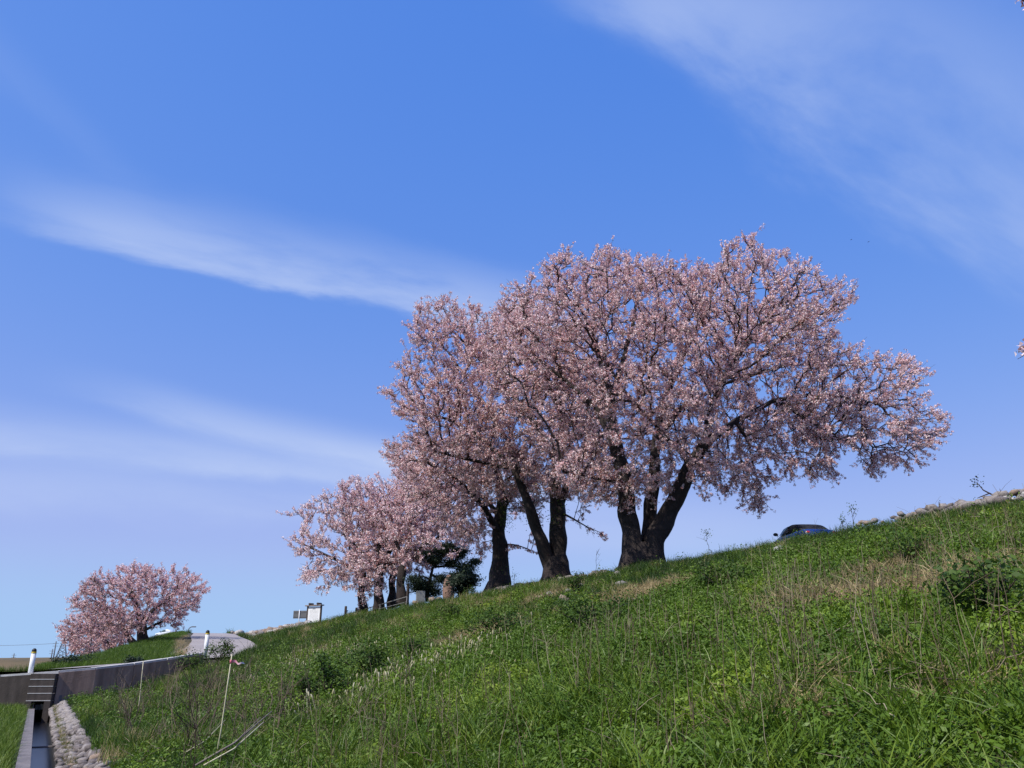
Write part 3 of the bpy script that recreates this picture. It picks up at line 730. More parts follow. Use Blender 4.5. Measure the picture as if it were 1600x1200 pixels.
for i, (bx, by, dd, pg, lab, sd, red) in enumerate(far_set):
    bb = at(bx, by, dd); cx = sum(p[0] for p in pg) / len(pg); cy = sum(p[1] for p in pg) / len(pg)
    s = .30 if i in (1, 3) else .25
    lb = [[(bx, by + 9, 0, s * 1.2), (bx, by + 2, 0, s * 1.12), (bx - 1, by - 20, 0, s), (bx + 2, by - 55, .1, s * .85), (bx * .8 + cx * .2, cy + 40, .2, s * .6), (bx * .6 + cx * .4, cy - 10, .3, s * .35)],
          [(bx + 1, by - 52, .1, s * .6), (bx * .5 + pg[0][0] * .5, cy + 25, 1.0, s * .35), (bx * .25 + pg[0][0] * .75, cy + 10, 1.2, s * .18)],
          [(bx + 2, by - 60, .1, s * .6), (cx + 18, cy + 20, 1.2, s * .35), (cx + 32, cy - 15, 1.6, s * .18)]]
    _, k_ = cherry('cherry_tree', lab, bb, lb, pg, dd, 3.4, 980, 2.7, 8, sd, petal=.075, droop_below=870, red=red, kill=.6, step=.42, cluster_gap=.10, spray=1.1, group='cherry trees on the embankment crest', pale=.12 if i == 0 else 0.03); tot += k_

# the cherry trees on the mound at the far left
g8 = [
    (224, 1010, 66.5, [(108, 940), (124, 916), (155, 894), (180, 886), (236, 883), (266, 889), (305, 896), (323, 914), (318, 938), (300, 957), (282, 970), (288, 981), (262, 985), (240, 980), (215, 985), (180, 985), (140, 975), (124, 964)],
     [[(224, 1013, 0, .52), (223, 998, 0, .42), (222, 980, .1, .36), (218, 962, .2, .26), (210, 938, .4, .16), (205, 915, .5, .08)], [(222, 984, 0, .24), (200, 966, .4, .17), (170, 955, .8, .10), (135, 952, 1.0, .05)], [(222, 975, .1, .24), (240, 952, .6, .16), (268, 930, .8, .08)], [(226, 984, 0, .12), (250, 972, .4, .07), (275, 966, .5, .03)]],
     'round blossoming cherry tree on the mound beside the ramp road', 31, 620, 3.8),
    (205, 1011, 73, [(88, 985), (106, 966), (140, 952), (190, 960), (215, 975), (200, 1002), (165, 1016), (138, 1024), (116, 1026), (102, 1002)],
     [[(212, 1014, 0, .30), (204, 998, 0, .24), (194, 985, .3, .18), (170, 975, .5, .10), (135, 978, .6, .05)]],
     'leaning cherry tree behind the round one, branches sweeping left', 32, 320, 3.0),
    (172, 1022, 80, [(104, 998), (124, 978), (170, 968), (205, 985), (195, 1005), (160, 1022), (135, 1027), (115, 1024)],
     [[(170, 1026, 0, .34), (170, 1008, 0, .28), (160, 995, .1, .18), (140, 988, .2, .09)], [(188, 1022, .5, .24), (190, 1006, .5, .2), (186, 990, .6, .1)]],
     'lowest cherry tree at the foot of the mound, half hidden by the round one', 33, 300, 3.0),
]
for bx, by, dd, pg, lb, lab, sd, na, thk in g8:
    _, k_ = cherry('cherry_tree', lab, at(bx, by, dd), lb, pg, dd, thk, int(na * 3.6), 2.6, 9, sd, petal=.072, droop_below=990, red=.20, kill=.6, step=.42, cluster_gap=.10, spray=1.1, group='cherry trees on the far mound', pale=-.10); tot += k_

# near cherry tree whose crown lies outside the frame; only two twigs reach into it
D9 = 6.6
poly9 = [(1568, -70), (1574, 6), (1604, 22), (1640, 40), (1700, 120), (1680, 300), (1690, 440), (1650, 510), (1600, 546), (1650, 600), (1760, 590), (1900, 500), (2100, 420), (2150, 150), (2000, -200), (1750, -220)]
limbs9 = [[(1900, 870, .2, .16), (1890, 700, .2, .13), (1850, 560, .2, .11), (1830, 420, .1, .09), (1800, 250, 0, .05)], [(1850, 560, .2, .07), (1760, 520, .1, .05), (1680, 540, 0, .025), (1618, 543, 0, .008)],
          [(1830, 420, .1, .06), (1750, 200, 0, .04), (1660, 60, 0, .02), (1592, -6, 0, .008)]]
b9 = at(1900, 870, D9 + .2); b9.z = hz(b9.x, b9.y)
limbs9[0].insert(0, (1902, 940, .2, .2))
_, k_ = cherry('cherry_tree', 'near cherry tree at the right edge with only twig tips in the picture', b9, limbs9, poly9, D9, 1.1, 900, 1.6, 8, 41, petal=.034, step=.14, kill=.26, cluster_gap=.05, twlen=.34, red=.16, tipr=.004, spray=.45, group='cherry trees near the camera'); tot += k_

# ------------------------------------------------------------------ plants that nobody could count: scattered clumps
g0 = np.random.default_rng(5)
def vnoise(x, y, sc_, seed=0):
    """smooth value noise on a lattice, 0..1"""
    x = np.asarray(x) * sc_ + 31.7 * seed; y = np.asarray(y) * sc_ - 17.3 * seed
    xi = np.floor(x).astype(np.int64); yi = np.floor(y).astype(np.int64); fx = x - xi; fy = y - yi
    fx = fx * fx * (3 - 2 * fx); fy = fy * fy * (3 - 2 * fy)
    def h(a, b_): 
        v = np.sin(a * 127.1 + b_ * 311.7 + seed * 74.7) * 43758.5453; return v - np.floor(v)
    return (h(xi, yi) * (1 - fx) + h(xi + 1, yi) * fx) * (1 - fy) + (h(xi, yi + 1) * (1 - fx) + h(xi + 1, yi + 1) * fx) * fy
def blade_mesh(name, n, h0, h1, w, spread, lean, g, segs=3):
    V, F = [], []
    for _ in range(n):
        a = g.uniform(0, 2 * math.pi); r_ = spread * math.sqrt(g.random()); h = g.uniform(h0, h1); b_ = g.uniform(0, 2 * math.pi)
        dx, dy = math.cos(b_), math.sin(b_); ln = lean * g.uniform(.3, 1.3); k = len(V); px, py = r_ * math.cos(a), r_ * math.sin(a)
        tw = g.uniform(0, math.pi); sx, sy = math.cos(tw), math.sin(tw)
        for i in range(segs + 1):
            t = i / segs; wv = w * (1 - t ** 1.8) + .0008; off = ln * h * t * t; zz = h * (t - .35 * ln * t * t)
            V.append((px + dx * off - sx * wv, py + dy * off - sy * wv, zz)); V.append((px + dx * off + sx * wv, py + dy * off + sy * wv, zz))
        for i in range(segs): F.append((k + 2 * i, k + 2 * i + 1, k + 2 * i + 3, k + 2 * i + 2))
    return mesh_np(name, V, F)
def rosette_mesh(name, n, hmax, spread, size, g, aspect=.55):
    """upright sprigs carrying small leaves"""
    c = np.zeros((n, 3)); rr = spread * np.sqrt(g.random(n)); a = g.uniform(0, 2 * math.pi, n)
    c[:, 0] = rr * np.cos(a); c[:, 1] = rr * np.sin(a); c[:, 2] = hmax * g.random(n) ** .7 * (1 - .5 * (rr / spread) ** 2)
    nrm = np.stack([np.cos(a) * .5, np.sin(a) * .5, np.full(n, .9)], 1)
    V, F = quads(c, size * g.uniform(.6, 1.3, n), g, aspect, nrm)
    return mesh_np(name, V, F)
def stem_mesh(name, h, r_, g, n=1, kink=.06, branch=0):
    tb = Tubes()
    for _ in range(n):
        m_ = 6; t = np.linspace(0, 1, m_); P_ = np.zeros((m_, 3)); b_ = g.uniform(0, 6.28); l = g.uniform(0, .12)
        P_[:, 0] = np.cos(b_) * l * h * t ** 1.5; P_[:, 1] = np.sin(b_) * l * h * t ** 1.5; P_[:, 2] = h * t
        P_[1:, :2] += g.normal(size=(m_ - 1, 2)) * kink * h * .3; P_[:, :2] += g.normal(size=2) * .04 * (n > 1)
        tb.add(P_, r_ * (1 - .55 * t), 4)
        for _ in range(branch):
            i = g.integers(2, m_ - 1); v = np.array([*g.normal(size=2), 1.1]); v /= np.linalg.norm(v); ll = h * g.uniform(.15, .4)
            Q = np.stack([P_[i], P_[i] + v * ll * .5 + np.array([0, 0, .02]), P_[i] + v * ll]); tb.add(Q, np.array([.6, .45, .25]) * r_, 3)
    return tb.mesh(name)
def proto(colname, meshes, m):
    col = bpy.data.collections.new(colname)
    for me in meshes:
        me.materials.append(m); o = bpy.data.objects.new(me.name, me); col.objects.link(o)
    return col
def scatter(name, col, nproto, P_, rot, scl, tnt, label, cat):
    me = bpy.data.meshes.new(name); me.vertices.add(len(P_)); me.vertices.foreach_set('co', np.asarray(P_, np.float32).ravel())
    for an, ty, arr, f in (('rot', 'FLOAT_VECTOR', rot, 'vector'), ('scl', 'FLOAT', scl, 'value'), ('tint', 'FLOAT', np.clip(tnt, 0, 1), 'value'), ('pick', 'INT', g0.integers(0, nproto, len(P_)), 'value')):
        a = me.attributes.new(an, ty, 'POINT'); a.data.foreach_set(f, np.asarray(arr, np.int32 if ty == 'INT' else np.float32).ravel())
    o = link(name, me); tag(o, label, cat, kind='stuff')
    ng = bpy.data.node_groups.new(name, 'GeometryNodeTree')
    ng.interface.new_socket('Geometry', in_out='INPUT', socket_type='NodeSocketGeometry'); ng.interface.new_socket('Geometry', in_out='OUTPUT', socket_type='NodeSocketGeometry')
    gi_ = ng.nodes.new('NodeGroupInput'); go_ = ng.nodes.new('NodeGroupOutput'); ci_ = ng.nodes.new('GeometryNodeCollectionInfo')
    ci_.inputs['Collection'].default_value = col; ci_.inputs['Separate Children'].default_value = True; ci_.inputs['Reset Children'].default_value = True
    ip = ng.nodes.new('GeometryNodeInstanceOnPoints'); ip.inputs['Pick Instance'].default_value = True
    def na(an, ty):
        q = ng.nodes.new('GeometryNodeInputNamedAttribute'); q.data_type = ty; q.inputs['Name'].default_value = an; return q.outputs['Attribute']
    k = ng.links.new
    k(gi_.outputs[0], ip.inputs['Points']); k(ci_.outputs[0], ip.inputs['Instance']); k(na('pick', 'INT'), ip.inputs['Instance Index'])
    k(na('rot', 'FLOAT_VECTOR'), ip.inputs['Rotation']); k(na('scl', 'FLOAT'), ip.inputs['Scale']); k(ip.outputs[0], go_.inputs[0])
    md = o.modifiers.new('scatter', 'NODES'); md.node_group = ng
    return o
def spots(density_bands, keepf=None, pmin=1.02, pmax=21.5):
    """points over the embankment; density_bands: (y0, y1, per square metre)"""
    out = []
    for y0, y1, dn in density_bands:
        hw = .70 * y1 + 5.5; n = int((y1 - y0) * 2 * hw * dn)
        x = g0.uniform(-hw, hw, n); y = g0.uniform(y0, y1, n)
        p = x * dP.x + y * dP.y; ok = (x > -.70 * y - 2.5) & (x < .70 * y + 5.5) & (pe_of(x * dS.x + y * dS.y, p) > pmin) & (p < pmax)
        x, y, p = x[ok], y[ok], p[ok]
        D = np.full(len(x), 99.); far = y > 38
        if far.any(): D[far] = np.sqrt(((np.stack([x[far], y[far]], 1)[:, None] - RC[None, ::2, :2]) ** 2).sum(2)).min(1)
        ok = (D > 2.15) & ~((y > 40.2) & (x < -13.5) & (p < 7.5 + np.maximum(0, y - 45) * .08))
        x, y, p = x[ok], y[ok], p[ok]
        ok = ~((y > 72) & (p > 14.2) & (p < 18.3) & (y < 104)); x, y = x[ok], y[ok]
        if keepf is not None:
            q = g0.random(len(x)) < keepf(x, y); x, y = x[q], y[q]
        out.append(np.stack([x, y], 1))
    q = np.concatenate(out); return q[:, 0], q[:, 1]
def lay(x, y, sink=.02):
    return np.stack([x, y, height(x, y) - sink], 1)
def rots(n, tilt=.12, g=g0): return np.stack([g.normal(size=n) * tilt, g.normal(size=n) * tilt, g.uniform(0, 6.283, n)], 1)
def blob(x, y, px_, py_, r_):
    c = on_slope(px_, py_); return np.exp(-((x - c.x) ** 2 + (y - c.y) ** 2) / (2 * r_ * r_))
BARE = [(745, 998, .75), (768, 946, .8), (1005, 928, .85), (860, 936, .75), (1285, 945, .6), (1480, 915, .75), (1380, 900, .5), (1530, 1075, .45), (1240, 1120, .35)]
def bare(x, y):
    b_ = np.zeros(len(x))
    for q in BARE: b_ = np.maximum(b_, blob(x, y, *q))
    return b_
def leafy(x, y):
    """share of broad-leaved weeds"""
    v = .14 + .7 * (vnoise(x, y, .35, 3) - .5)
    for q in ((930, 1010, 2.0), (1120, 985, 2.2), (1000, 960, 1.8), (1330, 1010, 1.8), (1500, 1000, 1.6), (1280, 1080, 1.2), (1480, 1100, .9), (640, 1010, 2.6), (480, 1060, 1.8), (1180, 930, 2.0), (560, 1075, 1.5)): v = v + .75 * blob(x, y, *q)
    return np.clip(v, 0, 1) * np.interp(x * dP.x + y * dP.y, [13, 16.5], [1, .12])
gg = np.random.default_rng(77)
fine = proto('fine_grass', [blade_mesh('fine_grass', 34, .10, .30, .0032, .13, .5, gg) for _ in range(5)], M['blade'])
x, y = spots([(2.5, 9, 110), (9, 18, 62), (18, 34, 26), (34, 62, 10), (62, 125, 3.5)], lambda x, y: np.clip(1.05 - .75 * leafy(x, y), .15, 1) * (1 - .92 * bare(x, y)))
sc1 = (1 - .55 * (bare(x, y) > .45)) * (.60 + .55 * vnoise(x, y, .6, 9)) * (1 - .5 * leafy(x, y)) * g0.uniform(.7, 1.3, len(x)) * np.interp(y, [5, 15, 30, 60, 120], [1, 1.1, 1.45, 2.0, 2.8])
pq = x * dP.x + y * dP.y; sc1 *= np.interp(pq, [16.8, 18.2], [1, .45]) * np.where((y > 24) & (pq < 2.8), .55, 1)
scatter('grass', fine, 5, lay(x, y), rots(len(x)), sc1, -.12 + .30 * (vnoise(x, y, .16, 40) - .4) + .85 * vnoise(x, y, .45, 4) * (.55 + .8 * vnoise(x, y, 1.9, 14)) + g0.normal(size=len(x)) * .17 + (g0.random(len(x)) < .07 + .10 * vnoise(x, y, .3, 51) * (x > 0)) * .7 + .9 * (bare(x, y) > .45) + .35 * blob(x, y, 660, 985, 1.6) + .3 * blob(x, y, 470, 1035, 1.5), 'short fine green grass covering the embankment slope', 'grass')
wl = proto('weed_leaves', [rosette_mesh('weed_leaves', 62, .17, .14, .036, gg) for _ in range(4)] + [rosette_mesh('weed_leaves', 54, .27, .11, .036, gg, .4) for _ in range(4)], M['leaf'])
x, y = spots([(2.5, 9, 120), (9, 18, 80), (18, 34, 30), (34, 62, 8)], lambda x, y: leafy(x, y) * (1 - .9 * bare(x, y)), pmax=19.5)
scatter('leafy_weeds', wl, 8, lay(x, y), rots(len(x), .25), g0.uniform(.7, 1.45, len(x)) * np.interp(y, [5, 15, 30, 60], [.95, 1.15, 1.5, 2.1]), .12 + .8 * vnoise(x, y, .5, 6) * vnoise(x, y, 1.7, 2) + g0.random(len(x)) * .35, 'low bright green broad-leaved weeds in patches on the slope', 'weeds')
co = proto('coarse_grass', [blade_mesh('coarse_grass', 26, .28, .58, .0065, .10, .75, gg, 4) for _ in range(4)], M['blade'])
def coarse_mask(x, y):
    v = .03 + .10 * (vnoise(x, y, .8, 12) > .72)
    for q in ((1150, 1180, 1.0), (1330, 1190, .9), (1480, 1180, .8), (1010, 1190, .9), (1580, 960, .7), (600, 1180, 1.0), (790, 1150, .8), (850, 1090, .8), (700, 1090, 1.2), (1590, 1180, .7)): v = v + .85 * blob(x, y, *q)
    return v
x, y = spots([(2.5, 10, 22), (10, 20, 12), (20, 40, 5)], coarse_mask, pmax=18.5)
scatter('coarse_grass', co, 4, lay(x, y), rots(len(x), .2), g0.uniform(.55, 1.05, len(x)), .40 + .4 * g0.random(len(x)), 'tufts of long arching grass blades low on the slope', 'grass')
# dry stems of last year standing among the weeds
st = proto('dry_stems', [stem_mesh('dry_stems', gg.uniform(.55, 1.0), .0055, gg, 1, .05, gg.integers(0, 3)) for _ in range(9)], M['straw'])
def stalks(x, y):
    v = .02 + 0 * x
    for q in ((1330, 980, 2.1), (1200, 1060, 1.6), (1480, 1020, 1.6), (1000, 1060, 1.8), (900, 1130, 1.2), (1300, 1120, 1.1), (1080, 1010, 1.8), (760, 1130, 1.2), (1560, 900, 1.8), (1400, 900, 2.0), (330, 1010, 2.0), (260, 1040, 2.0), (1550, 1080, 1.0)): v = v + .55 * blob(x, y, *q)
    return np.clip(v, 0, 1) * np.clip(vnoise(x, y, 1.1, 21) * 1.8 - .35, 0.05, 1)
x, y = spots([(5, 9, 28), (9, 18, 23), (18, 42, 11)], stalks, pmax=17.5)
scatter('dry_stems', st, 9, lay(x, y), rots(len(x), .09), g0.uniform(.35, .85, len(x)), g0.random(len(x)) ** .8, 'thin beige dead stems standing upright among the weeds', 'stems')
# straw lying about
ly = proto('straw_litter', [stem_mesh('straw_litter', gg.uniform(.2, .5), .0042, gg, 1, .06) for _ in range(5)], M['straw'])
x, y = spots([(2.5, 9, 26), (9, 18, 13), (18, 36, 5)], lambda x, y: np.clip(.30 + .7 * bare(x, y) + .9 * blob(x, y, 1500, 1060, 1.0) + .8 * blob(x, y, 1480, 905, 1.6) + .6 * blob(x, y, 1330, 940, 1.4) + .6 * (vnoise(x, y, .7, 30) > .7), 0, 1), pmax=18)
r_ = rots(len(x), .3); r_[:, 0] = g0.uniform(.95, 1.6, len(x)) * g0.choice([-1, 1], len(x))
q = lay(x, y); q[:, 2] += g0.uniform(.06, .24, len(x))
scatter('straw_litter', ly, 5, q, r_, g0.uniform(.3, 1.0, len(x)), g0.random(len(x)) ** .6, 'broken dry straws lying across the green slope', 'straw')
x, y = spots([(4, 40, 55)], lambda x, y: np.clip(bare(x, y) * 1.3 - .25, 0, 1), pmax=18)
q = lay(x, y); q[:, 2] += g0.uniform(.02, .10, len(x)); r_ = rots(len(x), .9)
scatter('dead_thatch', fine, 5, q, r_, g0.uniform(.6, 1.2, len(x)), .93 + .07 * g0.random(len(x)), 'flattened brown dead grass on the bare patches', 'dead grass')
# dark twiggy thicket at the lower left
th = proto('bare_twigs', [stem_mesh('bare_twigs', gg.uniform(.7, 1.25), .006, gg, 2, .10, 4) for _ in range(6)], M['deadtwig'])
x, y = spots([(6, 24, 7)], lambda x, y: np.clip(.45 * blob(x, y, 215, 1165, 1.8) + .4 * blob(x, y, 300, 1180, 1.3) + .3 * blob(x, y, 250, 1110, 2.0), 0, 1), pmin=1.3, pmax=9)
scatter('bare_twigs', th, 6, lay(x, y), rots(len(x), .28), g0.uniform(.6, 1.15, len(x)), g0.random(len(x)), 'thicket of thin dark bare twigs above the stone bank', 'twigs')
# pale flower heads
def flower_proto(g):
    tb = Tubes(); h = g.uniform(.26, .42); tb.add(np.array([[0, 0, 0], [.01, 0, h * .6], [0, .01, h]]), np.array([.004, .004, .003]), 4)
    tb.add(np.array([[0, .01, h - .005], [0, .01, h + .02], [.003, .01, h + .05], [.004, .01, h + .065]]), np.array([.006, .013, .010, .003]) * g.uniform(.7, 1.2), 6)
    return tb.mesh('pale_flowers')
pf = proto('pale_flowers', [flower_proto(gg) for _ in range(8)], M['paleflower'])
x, y = spots([(8, 34, 48)], lambda x, y: np.clip(.8 * blob(x, y, 470, 1042, .9) + .75 * blob(x, y, 540, 1035, .9) + .8 * blob(x, y, 655, 1055, .8) + .8 * blob(x, y, 700, 1042, .8) + .5 * blob(x, y, 590, 1090, .8) + .6 * blob(x, y, 385, 1078, .7) + .4 * blob(x, y, 640, 1095, .7), 0, 1) * (vnoise(x, y, 2.2, 8) > .42), pmax=16)
scatter('pale_flowers', pf, 8, lay(x, y), rots(len(x), .3), g0.uniform(.6, 1.2, len(x)), g0.random(len(x)), 'pale cream flower heads in drifts on the lower slope', 'flowers')
# grass on the field, on the verge and on the mound
n = 8000; al = g0.uniform(-8, WALL_A - .6, n); la = -.26 - g0.random(n) ** 1.6 * 7
pts = np.array([tuple(cp(a, l, ZF)) for a, l in zip(al, la)])
scatter('field_grass', fine, 5, pts, rots(n), g0.uniform(.9, 1.7, n), .45 + .4 * g0.random(n), 'lush bright green grass along the left side of the canal', 'grass')
n = 2600; al = g0.uniform(-8, WALL_A, n); ff = g0.random(n); pts = []
for a, f in zip(al, ff):
    q = cp(a, .98, 0); s_, p_ = sp(q.x, q.y); x_, y_ = xy(s_, p_ + (float(p_of(s_, np.array(.62))) - p_) * f); pts.append((x_, y_, (-1.93 + EYE) * (1 - f) + float(np.interp(.62, PROF_P, PROF_Z)) * f))
scatter('verge_grass', fine, 5, pts, rots(n, .3), g0.uniform(.35, .8, n), np.where(g0.random(n) < .6, .95, .5), 'short half-dry grass between canal and stones', 'grass')
mr = np.array([[tuple(v) for v in r] for r in MOUND_ROWS]); n = 9000
i_ = g0.uniform(0, len(mr) - 1.001, n); j_ = g0.uniform(1, 11, n); a_, b_ = i_.astype(int), j_.astype(int); fa, fb = (i_ - a_)[:, None], (j_ - b_)[:, None]
q = (mr[a_, b_] * (1 - fa) + mr[a_ + 1, b_] * fa) * (1 - fb) + (mr[a_, b_ + 1] * (1 - fa) + mr[a_ + 1, b_ + 1] * fa) * fb
strawy = (i_ > len(mr) * .72) & (j_ < 5)
scatter('mound_grass', fine, 5, q, rots(n), g0.uniform(1.0, 1.9, n), np.where(strawy, 1.0, .45 + .25 * g0.random(n)), 'mown green grass on the far mound with a brown edge at the road', 'grass')
n = 5000; k_ = g0.integers(0, np.searchsorted(RC[:, 0] > -22, True), n); q = RC[k_] + np.stack([g0.uniform(-.4, .4, n), g0.uniform(2.2, 5.5, n), np.zeros(n)], 1); q[:, 2] -= np.clip((q[:, 1] - RC[k_, 1] - 2.4) * .38, 0, 2)
scatter('roadside_grass', fine, 5, q, rots(n), g0.uniform(.8, 1.6, n), .4 + .3 * g0.random(n), 'low grass on the far side of the road', 'grass')
# ------------------------------------------------------------------ stones
def stone_mesh(name, seed, m, sub=1, flat=.7):
    bm = bmesh.new(); bmesh.ops.create_icosphere(bm, subdivisions=sub, radius=.5); gs = random.Random(seed)
    off = Vector((gs.uniform(-9, 9), gs.uniform(-9, 9), gs.uniform(-9, 9))); el = gs.uniform(.75, 1.25)
    for v in bm.verts:
        k = 1 + .38 * noise.noise(v.co * 2.1 + off) + .14 * noise.noise(v.co * 5 + off); v.co = Vector((v.co.x * el, v.co.y / el, v.co.z * flat)) * k
    me = bm_mesh(name, bm, True); me.materials.append(m); return me
SM = {k: [stone_mesh('stone', i * 7 + j, M[k]) for i in range(4)] for j, k in enumerate(('stone', 'stone_warm', 'stone_dark', 'stone_white'))}
def pick_stone(w=(.45, .2, .15, .2)):
    return rnd.choice(SM[rnd.choices(('stone', 'stone_warm', 'stone_dark', 'stone_white'), w)[0]])
def put_stone(loc, size, parent=None, me=None, name='stone', smin=.7):
    o = bpy.data.objects.new(name, me or pick_stone()); C.objects.link(o)
    if parent: o.parent = parent; o.location = Vector(loc) - Vector(parent.location)
    else: o.location = loc
    o.scale = (size, size * rnd.uniform(smin, 1), size * rnd.uniform(.6, .95)); o.rotation_euler = (rnd.uniform(-.5, .5), rnd.uniform(-.5, .5), rnd.uniform(0, 6.28))
    return o
# bank of cobbles above the canal
sb = empty('stone_bank', tuple(at_z(140, 1160, ZF))); tag(sb, 'low bank of grey and white cobbles beside the canal', 'stone bank')
cnt_ = 0
s_ = 9.0; far_pts = []
while s_ < 41:
    gap = .185 if s_ < 22 else .26
    for row in range(4):
        pe_ = .52 + row * .135 + rnd.uniform(-.05, .05); sx_ = s_ + rnd.uniform(-.06, .06) + row * .08; pp = float(p_of(sx_, np.array(pe_))); x_, y_ = xy(sx_, pp)
        z_ = float(np.interp(pe_, PROF_P, PROF_Z)) + .0 + rnd.uniform(0, .05); size = rnd.uniform(.15, .25) * (1.2 if row == 3 else 1)
        w_ = (.42, .06, .50, .02) if row > 1 else (.33, .07, .60, 0)
        if rnd.random() < .10: continue
        if cnt_ < 300: put_stone((x_, y_, z_), size, sb, pick_stone(w_)); cnt_ += 1
        else: far_pts.append((x_, y_, z_, size))
    s_ += gap
if far_pts:
    bm = bmesh.new()
    for x_, y_, z_, size in far_pts: bmesh.ops.create_icosphere(bm, subdivisions=1, radius=size * .5, matrix=Matrix.Translation((x_, y_, z_)) @ Matrix.Diagonal((1, rnd.uniform(.7, 1), .7, 1)))
    keep(tag(link('far_stones', bm_mesh('far_stones', bm, True), M['stone']), kind='stuff'), sb)
def crest_at(x, y, p):
    v = ray(x, y); d = p / (v.x * dP.x + dP.y); return Vector((v.x * d, d, hz(v.x * d, d)))
# cobbles edging the crest at the right
se = empty('stone_edging', tuple(crest_at(1480, 795, 19.2))); tag(se, 'loose row of pale rounded cobbles along the crest at the right edge', 'stone edging')
for x_ in np.arange(1340, 1680, 6.0):
    big = .82 + .35 * (1440 < x_ < 1580)
    for k in range(2):
        p_ = 18.5 + rnd.uniform(0, .75) + .25 * k
        q = crest_at(x_ + rnd.uniform(-4, 4), 800, p_)
        if rnd.random() < (.45 if x_ < 1450 else .25): continue
        put_stone(q + Vector((0, 0, rnd.uniform(.12, .22) + .08 * k)), rnd.uniform(.19, .38) * big, se, pick_stone((.48, .22, .2, .10)))
# stones at the feet of the crest trees
sf = empty('stone_edging', tuple(crest_at(860, 900, 19.0))); tag(sf, 'grey stones edging the crest at the feet of the cherry trees', 'stone edging')
for x_ in np.arange(735, 1010, 5.0):
    if 985 < x_ < 1030 or rnd.random() < .25: continue
    q = crest_at(x_, 900, 18.6 + rnd.uniform(0, .5)); put_stone(q + Vector((0, 0, .12)), rnd.uniform(.25, .55) * (1.5 if 770 < x_ < 830 else 1), sf, pick_stone((.5, .15, .3, .05)))
# gravel shoulder beyond the sign
sg = empty('stone_edging', tuple(crest_at(430, 985, 16.5))); tag(sg, 'pale rubble on the far shoulder between ramp road and notice board', 'stone edging')
for _ in range(130):
    x_ = rnd.uniform(362, 482); p_ = rnd.uniform(14.6, 18.2); q = crest_at(x_, 985, p_)
    if min(math.hypot(q.x - r[0], q.y - r[1]) for r in RC[::3]) < 2.4: continue
    put_stone(q + Vector((0, 0, .22)), rnd.uniform(.5, 1.15), sg, pick_stone((.4, .3, .0, .3)))
rocks = [
    (1196, 893, .30, 'stone_white', 'white rock alone in the grass left below the blue car'), (1218, 866, .42, 'stone_white', 'largest white rock below the blue car'),
    (1203, 876, .36, 'stone_dark', 'dark grey slab under the largest white rock'), (1232, 852, .34, 'stone_warm', 'brown rock under the rear of the blue car'),
    (1112, 915, .24, 'stone_warm', 'small tan rock among weeds right of the orange scrap'), (985, 939, .26, 'stone_white', 'white rock left of a pair below the orange scrap'),
    (997, 937, .26, 'stone_white', 'rounder white rock right of a pair below the orange scrap'), (1012, 936, .22, 'stone_white', 'chalky rock at the right end of the row below the orange scrap'),
    (844, 938, .34, 'stone_warm', 'ochre rock standing upright left on the bare patch'), (860, 935, .30, 'stone', 'grey rock right beside the upright ochre rock'),
    (889, 930, .34, 'stone', 'flat pale rock at the top of the bare patch'), (908, 922, .40, 'stone', 'rough grey rock right of the bare patch'),
    (884, 943, .36, 'stone_warm', 'long tan rock at the bottom of the bare patch'), (966, 903, .42, 'stone', 'pale rock below the largest cherry tree'),
    (972, 919, .36, 'stone', 'dull rock between the largest cherry tree and the white pair'), (1030, 1046, .28, 'stone', 'grey rock sunk in weeds low in the middle of the slope'),
    (1420, 826, .26, 'stone_warm', 'small brown rock just below the crest cobbles'), (1542, 826, .30, 'stone', 'pale rock in dry grass right below the crest cobbles'),
]
for x_, y_, sz, mk, lab in rocks:
    q = on_slope(x_, y_); o = put_stone(q + Vector((0, 0, .10 if q.y > 20 else .02)), sz * (1.05 if q.y > 20 else .75), None, rnd.choice(SM[mk]), 'rock'); tag(o, lab, 'rock', 'rocks on the slope')
q = on_slope(1006, 922)
bm = bmesh.new(); gs = random.Random(4)
V_ = [[bm.verts.new((i * .09 - .18, j * .08 - .12, .10 + gs.uniform(-.03, .05))) for j in range(4)] for i in range(5)]
for i in range(4):
    for j in range(3): bm.faces.new((V_[i][j], V_[i + 1][j], V_[i + 1][j + 1], V_[i][j + 1]))
bmesh.ops.solidify(bm, geom=bm.faces[:], thickness=.015)
tag(link('plastic_scrap', bm_mesh('plastic_scrap', bm), M['orange'], None, q), 'crumpled orange scrap among the stones on the slope', 'litter')

